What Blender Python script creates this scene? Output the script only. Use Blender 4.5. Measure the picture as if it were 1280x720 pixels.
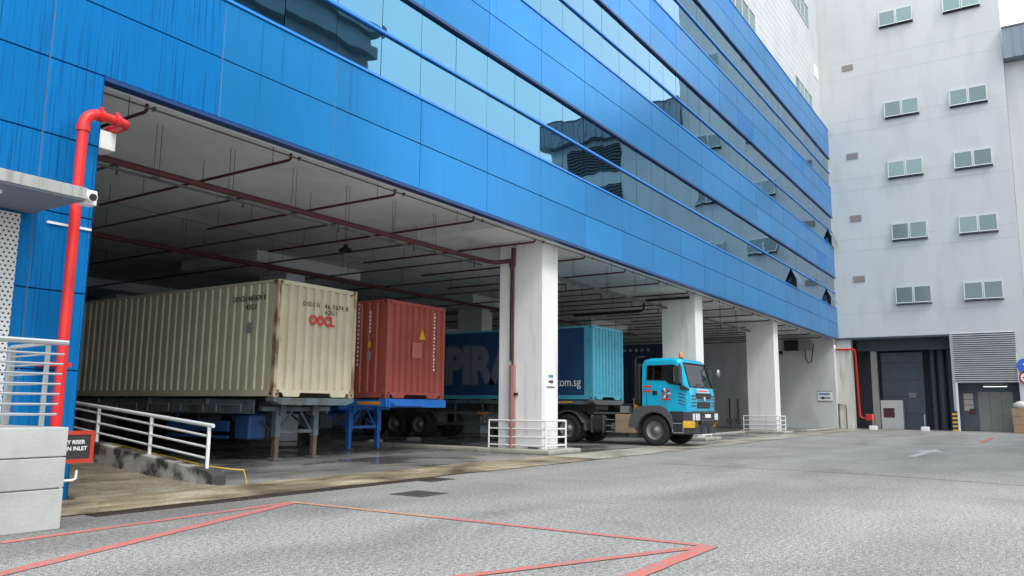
import bpy, bmesh, math, random
import numpy as np
from mathutils import Vector, Matrix
random.seed(7)
scene = bpy.context.scene
for o in list(bpy.data.objects): bpy.data.objects.remove(o)
COL = scene.collection
R = math.radians

# ------------------------------------------------------------------ camera
F_PX, YAW, PITCH, ROLL, CD, CH = 990.71, 0.98797, 0.14784, 0.009236, 10.618, 1.259
_f = Vector((math.sin(YAW)*math.cos(PITCH), math.cos(YAW)*math.cos(PITCH), math.sin(PITCH)))
_r = Vector((math.cos(YAW), -math.sin(YAW), 0)); _u = _r.cross(_f)
_r2 = _r*math.cos(ROLL)+_u*math.sin(ROLL); _u2 = -_r*math.sin(ROLL)+_u*math.cos(ROLL)
CAMP = Vector((0, -CD, CH))
cam = bpy.data.cameras.new('camera'); camo = bpy.data.objects.new('camera', cam); COL.objects.link(camo)
cam.sensor_width = 36; cam.lens = F_PX/1280*36; cam.clip_end = 2000; cam.clip_start = .05
M = Matrix((_r2, _u2, -_f)).transposed().to_4x4(); M.translation = CAMP
camo.matrix_world = M
scene.camera = camo
scene.render.resolution_x = 1024; scene.render.resolution_y = 576

# ------------------------------------------------------------------ sky, sun, exposure
SUN_EL, SUN_AZ = R(50), R(198)            # azimuth measured from +Y clockwise (towards +X)
w = bpy.data.worlds.new('World'); scene.world = w; w.use_nodes = True
nt = w.node_tree; bg = nt.nodes['Background']
sky = nt.nodes.new('ShaderNodeTexSky'); sky.sky_type = 'NISHITA'; sky.sun_disc = False
sky.sun_elevation = SUN_EL; sky.sun_rotation = SUN_AZ
sky.air_density = 1.0; sky.dust_density = 4.0; sky.ozone_density = 1.0
mixn = nt.nodes.new('ShaderNodeMix'); mixn.data_type = 'RGBA'; mixn.inputs[0].default_value = .82
tc = nt.nodes.new('ShaderNodeTexCoord'); nz = nt.nodes.new('ShaderNodeTexNoise')
nz.inputs['Scale'].default_value = 2.2; nz.inputs['Detail'].default_value = 5
cr = nt.nodes.new('ShaderNodeValToRGB'); cr.color_ramp.elements[0].position = .3; cr.color_ramp.elements[1].position = .7
cr.color_ramp.elements[0].color = (10.0, 10.9, 11.6, 1); cr.color_ramp.elements[1].color = (12.8, 13.2, 13.4, 1)
nt.links.new(tc.outputs['Generated'], nz.inputs['Vector']); nt.links.new(nz.outputs['Fac'], cr.inputs['Fac'])
nt.links.new(sky.outputs['Color'], mixn.inputs[6]); nt.links.new(cr.outputs['Color'], mixn.inputs[7])
nt.links.new(mixn.outputs[2], bg.inputs['Color']); bg.inputs['Strength'].default_value = .12
sl = bpy.data.lights.new('sun', 'SUN'); sl.energy = 1.2; sl.angle = R(16); sl.color = (1, .98, .95)
so = bpy.data.objects.new('sun', sl); COL.objects.link(so)
sd = Vector((math.sin(SUN_AZ)*math.cos(SUN_EL), math.cos(SUN_AZ)*math.cos(SUN_EL), math.sin(SUN_EL)))
so.rotation_euler = sd.to_track_quat('Z', 'Y').to_euler(); so.location = (0, -20, 60)
scene.view_settings.view_transform = 'Standard'; scene.view_settings.look = 'None'
scene.view_settings.exposure = 0.62; scene.view_settings.gamma = 1
scene.cycles.max_bounces = 8; scene.cycles.diffuse_bounces = 4; scene.cycles.glossy_bounces = 4

# ------------------------------------------------------------------ pixel -> ray helpers (photo pixels, 1280x720)
def ray(u, v): return _f+_r2*((u-640)/F_PX)-_u2*((v-360)/F_PX)
def onX(u, v, X): D = ray(u, v); return CAMP+D*(X/D.x)
def onY(u, v, Y): D = ray(u, v); return CAMP+D*((Y+CD)/D.y)
def onZ(u, v, Z): D = ray(u, v); return CAMP+D*((Z-CH)/D.z)

# ------------------------------------------------------------------ materials
MATS = {}
def _n(nt, t, **kw):
    n = nt.nodes.new(t)
    for k, v in kw.items(): setattr(n, k, v)
    return n
def mat(name, base, rough=.5, metal=0., var=.0, vscale=3., bump=0., bscale=30., stretch=(1, 1, 1), dirt=None, dirt_amt=0., dirt_scale=2.,
        dirt_stretch=(1, 1, 1), dirt_lo=.5, dirt_hi=.7, spec=.5, coat=0., rvar=0., emit=None, obj_rand=0.):
    m = bpy.data.materials.new(name); m.use_nodes = True; nt = m.node_tree; b = nt.nodes['Principled BSDF']; L = nt.links.new
    b.inputs['Roughness'].default_value = rough; b.inputs['Metallic'].default_value = metal
    b.inputs['Specular IOR Level'].default_value = spec; b.inputs['Coat Weight'].default_value = coat; b.inputs['Coat Roughness'].default_value = .08
    col = None
    rgb = _n(nt, 'ShaderNodeRGB'); rgb.outputs[0].default_value = (*base, 1); col = rgb.outputs[0]
    geo = _n(nt, 'ShaderNodeNewGeometry')
    def noise(scale, st, detail=5.):
        mp = _n(nt, 'ShaderNodeMapping'); mp.inputs['Scale'].default_value = st
        nz = _n(nt, 'ShaderNodeTexNoise'); nz.inputs['Scale'].default_value = scale; nz.inputs['Detail'].default_value = detail
        L(geo.outputs['Position'], mp.inputs['Vector']); L(mp.outputs[0], nz.inputs['Vector']); return nz.outputs['Fac']
    def mul(colsock, facsock, lo, hi):
        mr = _n(nt, 'ShaderNodeMapRange'); mr.inputs['From Min'].default_value = .3; mr.inputs['From Max'].default_value = .7
        mr.inputs['To Min'].default_value = lo; mr.inputs['To Max'].default_value = hi; L(facsock, mr.inputs['Value'])
        h = _n(nt, 'ShaderNodeVectorMath', operation='SCALE'); L(colsock, h.inputs[0]); L(mr.outputs[0], h.inputs['Scale']); return h.outputs[0]
    if var: col = mul(col, noise(vscale, stretch), 1-var, 1+var)
    if obj_rand:
        oi = _n(nt, 'ShaderNodeObjectInfo'); mr = _n(nt, 'ShaderNodeMapRange'); mr.inputs['To Min'].default_value = 1-obj_rand; mr.inputs['To Max'].default_value = 1+obj_rand
        L(oi.outputs['Random'], mr.inputs['Value']); h = _n(nt, 'ShaderNodeVectorMath', operation='SCALE'); L(col, h.inputs[0]); L(mr.outputs[0], h.inputs['Scale']); col = h.outputs[0]
    if dirt:
        nf = noise(dirt_scale, dirt_stretch, 6.)
        mr = _n(nt, 'ShaderNodeMapRange'); mr.inputs['From Min'].default_value = dirt_lo; mr.inputs['From Max'].default_value = dirt_hi
        mr.inputs['To Min'].default_value = 0; mr.inputs['To Max'].default_value = dirt_amt; L(nf, mr.inputs['Value'])
        mx = _n(nt, 'ShaderNodeMix', data_type='RGBA'); L(mr.outputs[0], mx.inputs[0]); L(col, mx.inputs[6]); mx.inputs[7].default_value = (*dirt, 1); col = mx.outputs[2]
    L(col, b.inputs['Base Color'])
    if rvar:
        mr = _n(nt, 'ShaderNodeMapRange'); mr.inputs['From Min'].default_value = .35; mr.inputs['From Max'].default_value = .65
        mr.inputs['To Min'].default_value = max(.03, rough-rvar); mr.inputs['To Max'].default_value = min(1, rough+rvar); L(noise(.7, (1, 1, 1), 4), mr.inputs['Value']); L(mr.outputs[0], b.inputs['Roughness'])
    if bump:
        bp = _n(nt, 'ShaderNodeBump'); bp.inputs['Strength'].default_value = bump; bp.inputs['Distance'].default_value = .02
        L(noise(bscale, (1, 1, 1), 4), bp.inputs['Height']); L(bp.outputs[0], b.inputs['Normal'])
    if emit: b.inputs['Emission Color'].default_value = (*emit[0], 1); b.inputs['Emission Strength'].default_value = emit[1]
    MATS[name] = m; return m

mat('blue', (.016, .225, .54), .28, .5, .06, .5, .012, 3, dirt=(.01, .07, .22), dirt_amt=.6, dirt_scale=1., dirt_stretch=(14, 14, .2), dirt_lo=.6, dirt_hi=.76, spec=.3, obj_rand=.09)
mat('blue_stained', (.007, .215, .58), .33, .55, .06, .6, .012, 3, dirt=(.006, .06, .20), dirt_amt=.7, dirt_scale=1., dirt_stretch=(38, 38, .6), dirt_lo=.53, dirt_hi=.70, spec=.22, obj_rand=.06)
mat('blue_edge', (.006, .045, .17), .4)
mat('blue_trim', (.02, .24, .72), .3)
mat('silicone', (.13, .15, .19), .7)
mat('glassback', (.02, .025, .03), .8)
mat('white_paint', (.78, .79, .78), .7, 0, .04, .8, .05, 25, dirt=(.40, .38, .34), dirt_amt=.5, dirt_scale=1.2, dirt_stretch=(4, 4, .45), dirt_lo=.56, dirt_hi=.76)
mat('endwall', (.60, .63, .64), .8, 0, .05, .5, .04, 20, dirt=(.3, .3, .29), dirt_amt=.4, dirt_scale=.8, dirt_stretch=(1, 1, .5), dirt_lo=.5, dirt_hi=.75)
mat('ceiling', (.84, .88, .92), .85, 0, .05, .5, .03, 20, dirt=(.5, .5, .5), dirt_amt=.4, dirt_scale=.4, dirt_lo=.45, dirt_hi=.7)
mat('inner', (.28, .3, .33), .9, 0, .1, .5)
mat('greywall', (.575, .59, .59), .8, 0, .04, .3, .05, 12, dirt=(.45, .465, .465), dirt_amt=.6, dirt_scale=1., dirt_stretch=(1.2, 1.2, .3), dirt_lo=.5, dirt_hi=.8)
mat('groove', (.44, .47, .48), .9)
mat('clad', (.56, .58, .59), .5, 0, .03, .4, 0, 10, dirt=(.43, .45, .47), dirt_amt=.4, dirt_scale=.6, dirt_lo=.45, dirt_hi=.7)
mat('opp', (.30, .31, .32), .85, 0, .1, .3)
mat('alu', (.62, .66, .66), .45, .2)
mat('winglass', (.13, .215, .215), .08, 0, 0, spec=.9, obj_rand=.45)
mat('darkgap', (.03, .035, .04), .9)
mat('ventslat', (.36, .31, .28), .8)
mat('vent', (.30, .28, .27), .8)
mat('roofmetal', (.20, .24, .28), .45, .4, .05, 2)
mat('slat', (.56, .58, .58), .4, .3, .06, 2)
mat('concrete', (.36, .35, .32), .85, 0, .12, 1.2, .2, 25, dirt=(.10, .095, .08), dirt_amt=.7, dirt_scale=1.1, dirt_lo=.5, dirt_hi=.68)
mat('kerb', (.40, .38, .33), .85, 0, .15, 2., .2, 25, dirt=(.12, .11, .09), dirt_amt=.6, dirt_scale=2.0, dirt_lo=.5, dirt_hi=.7)
mat('kerbdirty', (.42, .40, .36), .85, 0, .2, 3., .35, 20, dirt=(.03, .028, .023), dirt_amt=.95, dirt_scale=2.3, dirt_lo=.45, dirt_hi=.56)
mat('block', (.44, .46, .445), .8, 0, .1, 1.5, .2, 30, dirt=(.27, .285, .255), dirt_amt=.75, dirt_scale=1.5, dirt_stretch=(1, 1, .6), dirt_lo=.45, dirt_hi=.75, obj_rand=.04)
mat('canopy', (.36, .37, .355), .8, 0, .08, 2, .1, 30, dirt=(.16, .16, .15), dirt_amt=.6, dirt_scale=1., dirt_stretch=(14, 14, .6), dirt_lo=.48, dirt_hi=.7)
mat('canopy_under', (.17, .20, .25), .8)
mat('redpipe', (.68, .018, .016), .38, 0, .08, 3, .05, 15, dirt=(.42, .05, .04), dirt_amt=.6, dirt_scale=5, dirt_lo=.52, dirt_hi=.7, spec=.5)
mat('darkred', (.085, .018, .022), .5, 0, .1, 3)
mat('pinkred', (.40, .19, .165), .6, 0, .1, 3)
mat('conduit', (.10, .10, .105), .6)
mat('galv', (.42, .45, .46), .35, .6, .05, 5)
mat('whiterail', (.74, .76, .76), .45, 0, .05, 3, dirt=(.3, .2, .12), dirt_amt=.5, dirt_scale=4, dirt_lo=.62, dirt_hi=.75)
mat('steel', (.62, .64, .65), .3, .85, .05, 4)
mat('black', (.012, .012, .013), .5)
mat('rubber', (.022, .022, .023), .8, 0, .15, 8)
mat('signblack', (.03, .03, .032), .6)
mat('signred', (.46, .04, .02), .5, 0, .1, 5)
mat('white', (.8, .8, .8), .5)
mat('cream', (.57, .53, .38), .55, 0, .07, 1.5, .35, 1.8, dirt=(.26, .16, .09), dirt_amt=.5, dirt_scale=4, dirt_stretch=(1.5, 1.5, .4), dirt_lo=.63, dirt_hi=.76)
mat('creamrust', (.50, .42, .28), .6, 0, .1, 2, dirt=(.17, .065, .03), dirt_amt=.9, dirt_scale=4, dirt_stretch=(1, 1, .5), dirt_lo=.46, dirt_hi=.62)
mat('redbox', (.37, .085, .062), .6, 0, .09, 1.5, .35, 1.8, dirt=(.16, .05, .035), dirt_amt=.5, dirt_scale=3, dirt_lo=.58, dirt_hi=.75)
mat('redfaded', (.47, .14, .11), .6)
mat('turq', (.07, .38, .52), .5, 0, .05, 1.5, dirt=(.05, .14, .18), dirt_amt=.4, dirt_scale=3, dirt_lo=.58, dirt_hi=.75)
mat('navycurtain', (.016, .06, .16), .45, 0, .08, 1.5, .1, 4)
mat('navybox', (.012, .022, .055), .5, 0, .08, 1.5)
mat('lettergrey', (.15, .18, .225), .6)
mat('letterlight', (.10, .115, .145), .6)
mat('oocl', (.62, .03, .03), .5)
mat('ink', (.06, .06, .05), .7)
mat('yellow', (.72, .42, .03), .5, 0, .08, 4)
mat('orange', (.75, .27, .03), .4)
mat('chassisteal', (.11, .155, .18), .5, 0, .1, 3, dirt=(.06, .05, .045), dirt_amt=.8, dirt_scale=3, dirt_lo=.45, dirt_hi=.66)
mat('chassisblue', (.02, .16, .56), .45, 0, .1, 3)
mat('navysteel', (.02, .08, .22), .5, 0, .1, 3)
mat('rust', (.12, .075, .052), .75, 0, .2, 6)
mat('legsteel', (.28, .29, .29), .5, .3, .1, 4)
mat('cab', (.004, .42, .66), .26, 0, .03, 2, dirt=(.06, .22, .28), dirt_amt=.5, dirt_scale=4, dirt_stretch=(1, 1, .4), dirt_lo=.54, dirt_hi=.72, spec=.5, coat=.3)
mat('interior', (.05, .05, .052), .8)
mat('seat', (.09, .085, .08), .9)
mat('darkplastic', (.03, .032, .036), .5)
mat('greyplastic', (.085, .09, .10), .5)
mat('tanbox', (.38, .27, .17), .5, .2, .06, 3)
mat('rim', (.22, .22, .21), .5, .4, .15, 6)
mat('amber', (.75, .25, .02), .25)
mat('lampglass', (.7, .72, .72), .15)
mat('redpaint', (.60, .13, .10), .8, 0, .15, 1.5, .5, 70, dirt=(.24, .235, .22), dirt_amt=.9, dirt_scale=26, dirt_lo=.46, dirt_hi=.60)
mat('redorange', (.62, .27, .13), .8, 0, .15, 1.5, .5, 70, dirt=(.24, .235, .22), dirt_amt=.9, dirt_scale=26, dirt_lo=.46, dirt_hi=.60)
mat('whitepaintroad', (.46, .46, .44), .8, 0, .1, 3, .3, 60, dirt=(.26, .255, .24), dirt_amt=.9, dirt_scale=6, dirt_lo=.48, dirt_hi=.62)
mat('ironrust', (.05, .032, .026), .8, 0, .3, 8, .3, 60)
mat('iron', (.06, .058, .056), .7, 0, .2, 8, .3, 60)
mat('signblue', (.01, .12, .55), .4)
mat('signtext', (.1, .25, .42), .5)
mat('cardboard', (.34, .22, .13), .85, 0, .1, 3)
mat('bag', (.6, .58, .55), .7, 0, .1, 6, .3, 10)
mat('tube', (.9, .95, 1), .4, emit=((.9, .97, 1), 1.2))
mat('doormetal', (.24, .25, .23), .5, .3, .08, 2)
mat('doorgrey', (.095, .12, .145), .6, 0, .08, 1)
mat('cream_col', (.66, .66, .62), .8, 0, .05, 1, dirt=(.3, .26, .18), dirt_amt=.5, dirt_scale=1, dirt_stretch=(4, 4, .4), dirt_lo=.5, dirt_hi=.7)
mat('yellowcable', (.62, .42, .05), .6)

# facade glass: coated reflective glazing, slightly wavy
def glass_mat():
    m = bpy.data.materials.new('facadeglass'); m.use_nodes = True; nt = m.node_tree; b = nt.nodes['Principled BSDF']; L = nt.links.new
    b.inputs['Base Color'].default_value = (.115, .275, .40, 1); b.inputs['Metallic'].default_value = 1.; b.inputs['Roughness'].default_value = .015
    g = _n(nt, 'ShaderNodeNewGeometry'); z = _n(nt, 'ShaderNodeTexNoise'); z.inputs['Scale'].default_value = .9; z.inputs['Detail'].default_value = 1
    L(g.outputs['Position'], z.inputs['Vector']); bp = _n(nt, 'ShaderNodeBump'); bp.inputs['Strength'].default_value = .12; bp.inputs['Distance'].default_value = .04
    L(z.outputs['Fac'], bp.inputs['Height']); L(bp.outputs[0], b.inputs['Normal'])
    MATS['facadeglass'] = m
glass_mat()

def clear_glass(name, tint, gloss):
    m = bpy.data.materials.new(name); m.use_nodes = True; nt = m.node_tree; L = nt.links.new; nt.nodes.remove(nt.nodes['Principled BSDF'])
    tr_ = _n(nt, 'ShaderNodeBsdfTransparent'); tr_.inputs[0].default_value = (*tint, 1); gl = _n(nt, 'ShaderNodeBsdfGlossy'); gl.inputs['Roughness'].default_value = .02
    fr = _n(nt, 'ShaderNodeFresnel'); fr.inputs['IOR'].default_value = gloss; mx = _n(nt, 'ShaderNodeMixShader')
    L(fr.outputs[0], mx.inputs[0]); L(tr_.outputs[0], mx.inputs[1]); L(gl.outputs[0], mx.inputs[2]); L(mx.outputs[0], nt.nodes['Material Output'].inputs['Surface']); MATS[name] = m
clear_glass('cabglass', (.35, .4, .4), 1.6); clear_glass('windscreen', (.72, .78, .76), 4.2)

def ground_mat(name, stops, speck=0., speck_scale=45., streak=None, rough=(.6, .95), bump=.4, bscale=45., wet=False, patch_scale=.35):
    m = bpy.data.materials.new(name); m.use_nodes = True; nt = m.node_tree; b = nt.nodes['Principled BSDF']; L = nt.links.new
    g = _n(nt, 'ShaderNodeNewGeometry')
    def noise(scale, st=(1, 1, 1), d=6., dist=0.):
        mp = _n(nt, 'ShaderNodeMapping'); mp.inputs['Scale'].default_value = st
        z = _n(nt, 'ShaderNodeTexNoise'); z.inputs['Scale'].default_value = scale; z.inputs['Detail'].default_value = d; z.inputs['Distortion'].default_value = dist
        L(g.outputs['Position'], mp.inputs['Vector']); L(mp.outputs[0], z.inputs['Vector']); return z.outputs['Fac']
    def mapr(s, a, b_, c, d):
        mr = _n(nt, 'ShaderNodeMapRange'); L(s, mr.inputs['Value'])
        for k, v in zip(('From Min', 'From Max', 'To Min', 'To Max'), (a, b_, c, d)): mr.inputs[k].default_value = v
        return mr.outputs[0]
    def scl(c, s):
        h = _n(nt, 'ShaderNodeVectorMath', operation='SCALE'); L(c, h.inputs[0]); L(s, h.inputs['Scale']); return h.outputs[0]
    pn = noise(patch_scale, (1, 1, 1), 7., .6)
    cr = _n(nt, 'ShaderNodeValToRGB'); L(pn, cr.inputs['Fac'])
    e = cr.color_ramp.elements
    e[0].position, e[0].color = stops[0][0], (*stops[0][1], 1); e[1].position, e[1].color = stops[-1][0], (*stops[-1][1], 1)
    for p, c in stops[1:-1]: q = e.new(p); q.color = (*c, 1)
    col = cr.outputs[0]
    if streak: col = scl(col, mapr(noise(streak[0], streak[1], 4., .4), .36, .64, 1-streak[2], 1+streak[2]))
    if speck:
        col = scl(col, mapr(noise(speck_scale, (1, 1, 1), 2.), .33, .67, 1-speck, 1+speck))
        col = scl(col, mapr(noise(speck_scale*.3, (1, 1, 1), 2.), .33, .67, 1-speck*.5, 1+speck*.5))
    if name == 'asphalt':
        sp = _n(nt, 'ShaderNodeSeparateXYZ'); L(g.outputs['Position'], sp.inputs[0])
        wob = mapr(noise(.12, (1, .3, 1), 3.), .3, .7, -1.3, 1.3); brk = mapr(noise(.5, (.25, 1.6, 1), 5., .5), .38, .62, .0, 1.)
        for yc, wd, amt in ((-4.9, .40, .22), (-6.9, .40, .16), (-9.3, .5, .10)):
            a1 = _n(nt, 'ShaderNodeMath', operation='ADD'); L(sp.outputs[1], a1.inputs[0]); L(wob, a1.inputs[1])
            a2 = _n(nt, 'ShaderNodeMath', operation='SUBTRACT'); L(a1.outputs[0], a2.inputs[0]); a2.inputs[1].default_value = yc
            a3 = _n(nt, 'ShaderNodeMath', operation='ABSOLUTE'); L(a2.outputs[0], a3.inputs[0])
            bd = mapr(a3.outputs[0], wd*.4, wd*1.4, amt, 0.)
            a4 = _n(nt, 'ShaderNodeMath', operation='MULTIPLY'); L(bd, a4.inputs[0]); L(brk, a4.inputs[1])
            a5 = _n(nt, 'ShaderNodeMath', operation='SUBTRACT'); a5.inputs[0].default_value = 1.; L(a4.outputs[0], a5.inputs[1]); col = scl(col, a5.outputs[0])
        # old oil and water stains
        st = mapr(noise(.55, (1, 1.3, 1), 6., 1.2), .60, .70, 1., .86); col = scl(col, st)
        # damp band draining out of the left bay
        a2 = _n(nt, 'ShaderNodeMath', operation='ADD'); L(sp.outputs[1], a2.inputs[0]); L(mapr(noise(.7, (.5, 1, 1), 5., .6), .3, .7, -.7, .7), a2.inputs[1])
        dmp = mapr(a2.outputs[0], -3.7, -2.2, 0., .42); dx = mapr(sp.outputs[0], 6.5, 11., 1., 0.)
        a4 = _n(nt, 'ShaderNodeMath', operation='MULTIPLY'); L(dmp, a4.inputs[0]); L(dx, a4.inputs[1])
        a5 = _n(nt, 'ShaderNodeMath', operation='SUBTRACT'); a5.inputs[0].default_value = 1.; L(a4.outputs[0], a5.inputs[1]); col = scl(col, a5.outputs[0])
    L(col, b.inputs['Base Color'])
    L(mapr(noise(.5 if wet else 1.2, (1, 1.4, 1), 5., .8), .42, .58, rough[0], rough[1]), b.inputs['Roughness'])
    if bump:
        bp = _n(nt, 'ShaderNodeBump'); bp.inputs['Strength'].default_value = bump; bp.inputs['Distance'].default_value = .012
        L(noise(bscale, (1, 1, 1), 3.), bp.inputs['Height']); L(bp.outputs[0], b.inputs['Normal'])
    MATS[name] = m
ground_mat('asphalt', [(.28, (.235, .23, .212)), (.48, (.275, .269, .248)), (.72, (.31, .303, .28))], .65, 75, (.45, (.14, 1.0, 1), .13), (.75, .95), .8, 70)
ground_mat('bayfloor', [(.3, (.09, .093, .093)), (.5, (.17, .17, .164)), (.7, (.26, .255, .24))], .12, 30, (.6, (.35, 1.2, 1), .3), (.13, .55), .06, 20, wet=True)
ground_mat('apron', [(.32, (.085, .068, .042)), (.47, (.20, .16, .10)), (.56, (.29, .235, .145)), (.7, (.37, .33, .24))], .25, 40, (1.1, (.35, 2.4, 1), .3), (.35, .9), .35, 35, patch_scale=.9)
ground_mat('apron_pale', [(.32, (.16, .145, .115)), (.47, (.31, .29, .235)), (.7, (.43, .41, .35))], .25, 40, (.9, (.3, 2, 1), .15), (.5, .9), .3, 30, patch_scale=.6)
ground_mat('ramp', [(.3, (.11, .095, .065)), (.5, (.2, .175, .125)), (.7, (.28, .25, .19))], .15, 30, (1.6, (.3, 2.4, 1), .2), (.25, .8), .3, 30, patch_scale=.7)

def perf_mat():
    m = bpy.data.materials.new('perforated'); m.use_nodes = True; nt = m.node_tree; b = nt.nodes['Principled BSDF']; L = nt.links.new
    g = _n(nt, 'ShaderNodeNewGeometry'); s = _n(nt, 'ShaderNodeSeparateXYZ'); L(g.outputs['Position'], s.inputs[0])
    def math_(op, a, b_=None, v=None):
        n = _n(nt, 'ShaderNodeMath', operation=op); L(a, n.inputs[0])
        if b_ is not None: L(b_, n.inputs[1])
        if v is not None: n.inputs[1].default_value = v
        return n.outputs[0]
    P = .062
    zr = math_('MULTIPLY', s.outputs[2], v=1/(P*.866)); xr = math_('MULTIPLY', s.outputs[0], v=1/P)
    row = math_('FLOOR', zr); odd = math_('MULTIPLY', math_('MODULO', row, v=2.), v=.5); xr2 = math_('ADD', xr, odd)
    fx = math_('SUBTRACT', math_('FRACT', xr2), v=.5); fz = math_('SUBTRACT', math_('FRACT', zr), v=.5)
    d = math_('SQRT', math_('ADD', math_('MULTIPLY', fx, fx), math_('MULTIPLY', fz, fz)))
    c = math_('LESS_THAN', d, v=.235)
    mx = _n(nt, 'ShaderNodeMix', data_type='RGBA'); L(c, mx.inputs[0]); mx.inputs[6].default_value = (.6, .63, .64, 1); mx.inputs[7].default_value = (.02, .02, .022, 1)
    L(mx.outputs[2], b.inputs['Base Color']); b.inputs['Roughness'].default_value = .5
    MATS['perforated'] = m
perf_mat()

# ------------------------------------------------------------------ mesh helpers
ORG = {}
class MB:
    def __init__(s): s.v = []; s.f = []; s.smooth = set()
    def add(s, vs, fs, smooth=False):
        n = len(s.v); s.v += [tuple(v) for v in vs]
        for f in fs:
            if smooth: s.smooth.add(len(s.f))
            s.f.append([i+n for i in f])
        return s
    def box(s, x0, x1, y0, y1, z0, z1):
        if x0 > x1: x0, x1 = x1, x0
        if y0 > y1: y0, y1 = y1, y0
        if z0 > z1: z0, z1 = z1, z0
        v = [(x, y, z) for z in (z0, z1) for y in (y0, y1) for x in (x0, x1)]
        return s.add(v, [(0, 2, 3, 1), (4, 5, 7, 6), (0, 1, 5, 4), (2, 6, 7, 3), (0, 4, 6, 2), (1, 3, 7, 5)])
    def cyl(s, p0, p1, r, n=12, r1=None, caps=True):
        p0, p1 = Vector(p0), Vector(p1); r1 = r if r1 is None else r1
        d = (p1-p0).normalized(); a = d.orthogonal().normalized(); b = d.cross(a)
        vs = []
        for p, rr in ((p0, r), (p1, r1)):
            for k in range(n):
                t = 2*math.pi*k/n; vs.append(p+a*rr*math.cos(t)+b*rr*math.sin(t))
        s.add(vs, [(k, (k+1) % n, n+(k+1) % n, n+k) for k in range(n)], True)
        if caps: s.add(vs, [tuple(range(n))[::-1], tuple(range(n, 2*n))])
        return s
    def tube(s, pts, r, n=10):
        pts = [Vector(p) for p in pts]
        rings = []; a = None
        for i, p in enumerate(pts):
            d = (pts[min(i+1, len(pts)-1)]-pts[max(i-1, 0)]).normalized()
            a = d.orthogonal().normalized() if a is None else (a-d*a.dot(d)).normalized()
            b = d.cross(a)
            rings.append([p+a*r*math.cos(2*math.pi*k/n)+b*r*math.sin(2*math.pi*k/n) for k in range(n)])
        vs = [v for q in rings for v in q]
        fs = [(i*n+k, i*n+(k+1) % n, (i+1)*n+(k+1) % n, (i+1)*n+k) for i in range(len(pts)-1) for k in range(n)]
        s.add(vs, fs, True); m = len(vs)-n
        s.add(vs, [tuple(range(n))[::-1], tuple(range(m, m+n))]); return s
    def prism(s, poly, axis, a, b):
        """poly: 2-D points in the plane across `axis`; order of the other two axes is x<y<z."""
        def P(q, t): return {'x': (t, q[0], q[1]), 'y': (q[0], t, q[1]), 'z': (q[0], q[1], t)}[axis]
        n = len(poly); vs = [P(q, a) for q in poly]+[P(q, b) for q in poly]
        return s.add(vs, [tuple(range(n))[::-1], tuple(range(n, 2*n))]+[(k, (k+1) % n, n+(k+1) % n, n+k) for k in range(n)])
    def lathe(s, prof, c, axis='x', n=28):
        """prof: (offset along axis, radius)"""
        vs = []
        for t, r in prof:
            for k in range(n):
                q = 2*math.pi*k/n; u, v = r*math.cos(q), r*math.sin(q)
                o = {'x': (t, u, v), 'y': (u, t, v), 'z': (u, v, t)}[axis]
                vs.append((c[0]+o[0], c[1]+o[1], c[2]+o[2]))
        m = len(prof)
        return s.add(vs, [(i*n+k, i*n+(k+1) % n, (i+1)*n+(k+1) % n, (i+1)*n+k) for i in range(m-1) for k in range(n)], True)
    def mesh(s, name, org):
        me = bpy.data.meshes.new(name)
        me.from_pydata([(x-org[0], y-org[1], z-org[2]) for x, y, z in s.v], [], s.f)
        bm = bmesh.new(); bm.from_mesh(me); bmesh.ops.recalc_face_normals(bm, faces=bm.faces)
        for i, f in enumerate(bm.faces): f.smooth = i in s.smooth
        bm.to_mesh(me); bm.free(); return me
    def build(s, name, m, parent=None, bevel=0, org=None, seg=2):
        if parent is not None: org = ORG[parent]
        if org is None:
            xs = np.array(s.v); org = (float(xs[:, 0].mean()), float(xs[:, 1].mean()), float(xs[:, 2].min()))
        me = s.mesh(name, org); me.materials.append(MATS[m] if isinstance(m, str) else m)
        o = bpy.data.objects.new(name, me); COL.objects.link(o); ORG[o] = tuple(org)
        if parent is not None: o.parent = parent
        else: o.location = org
        if bevel:
            b = o.modifiers.new('bevel', 'BEVEL'); b.width = bevel; b.segments = seg; b.limit_method = 'ANGLE'; b.angle_limit = R(40)
        return o
def thing(name, label, cat, loc, group=None):
    o = bpy.data.objects.new(name, None); o.empty_display_size = .2; COL.objects.link(o); o.location = loc; ORG[o] = tuple(loc)
    return tag(o, label, cat, group)
def tag(o, label=None, cat=None, group=None, kind=None):
    if label: o['label'] = label
    if cat: o['category'] = cat
    if group: o['group'] = group
    if kind: o['kind'] = kind
    return o
def copy_tree(o, loc, parent=None):
    c = o.copy(); COL.objects.link(c); c.parent = parent
    if parent is None: c.location = loc
    ORG[c] = tuple(loc)
    for ch in list(o.children): copy_tree(ch, loc, c)
    return c
def inst(mesh, name, parent, loc, rot=None):
    o = bpy.data.objects.new(name, mesh); COL.objects.link(o); o.parent = parent
    p = ORG[parent]; o.location = (loc[0]-p[0], loc[1]-p[1], loc[2]-p[2]); ORG[o] = ORG[parent]
    if rot: o.rotation_euler = rot
    return o
def bx(name, m, parent, *a, bevel=0): return MB().box(*a).build(name, m, parent, bevel=bevel)
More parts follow.
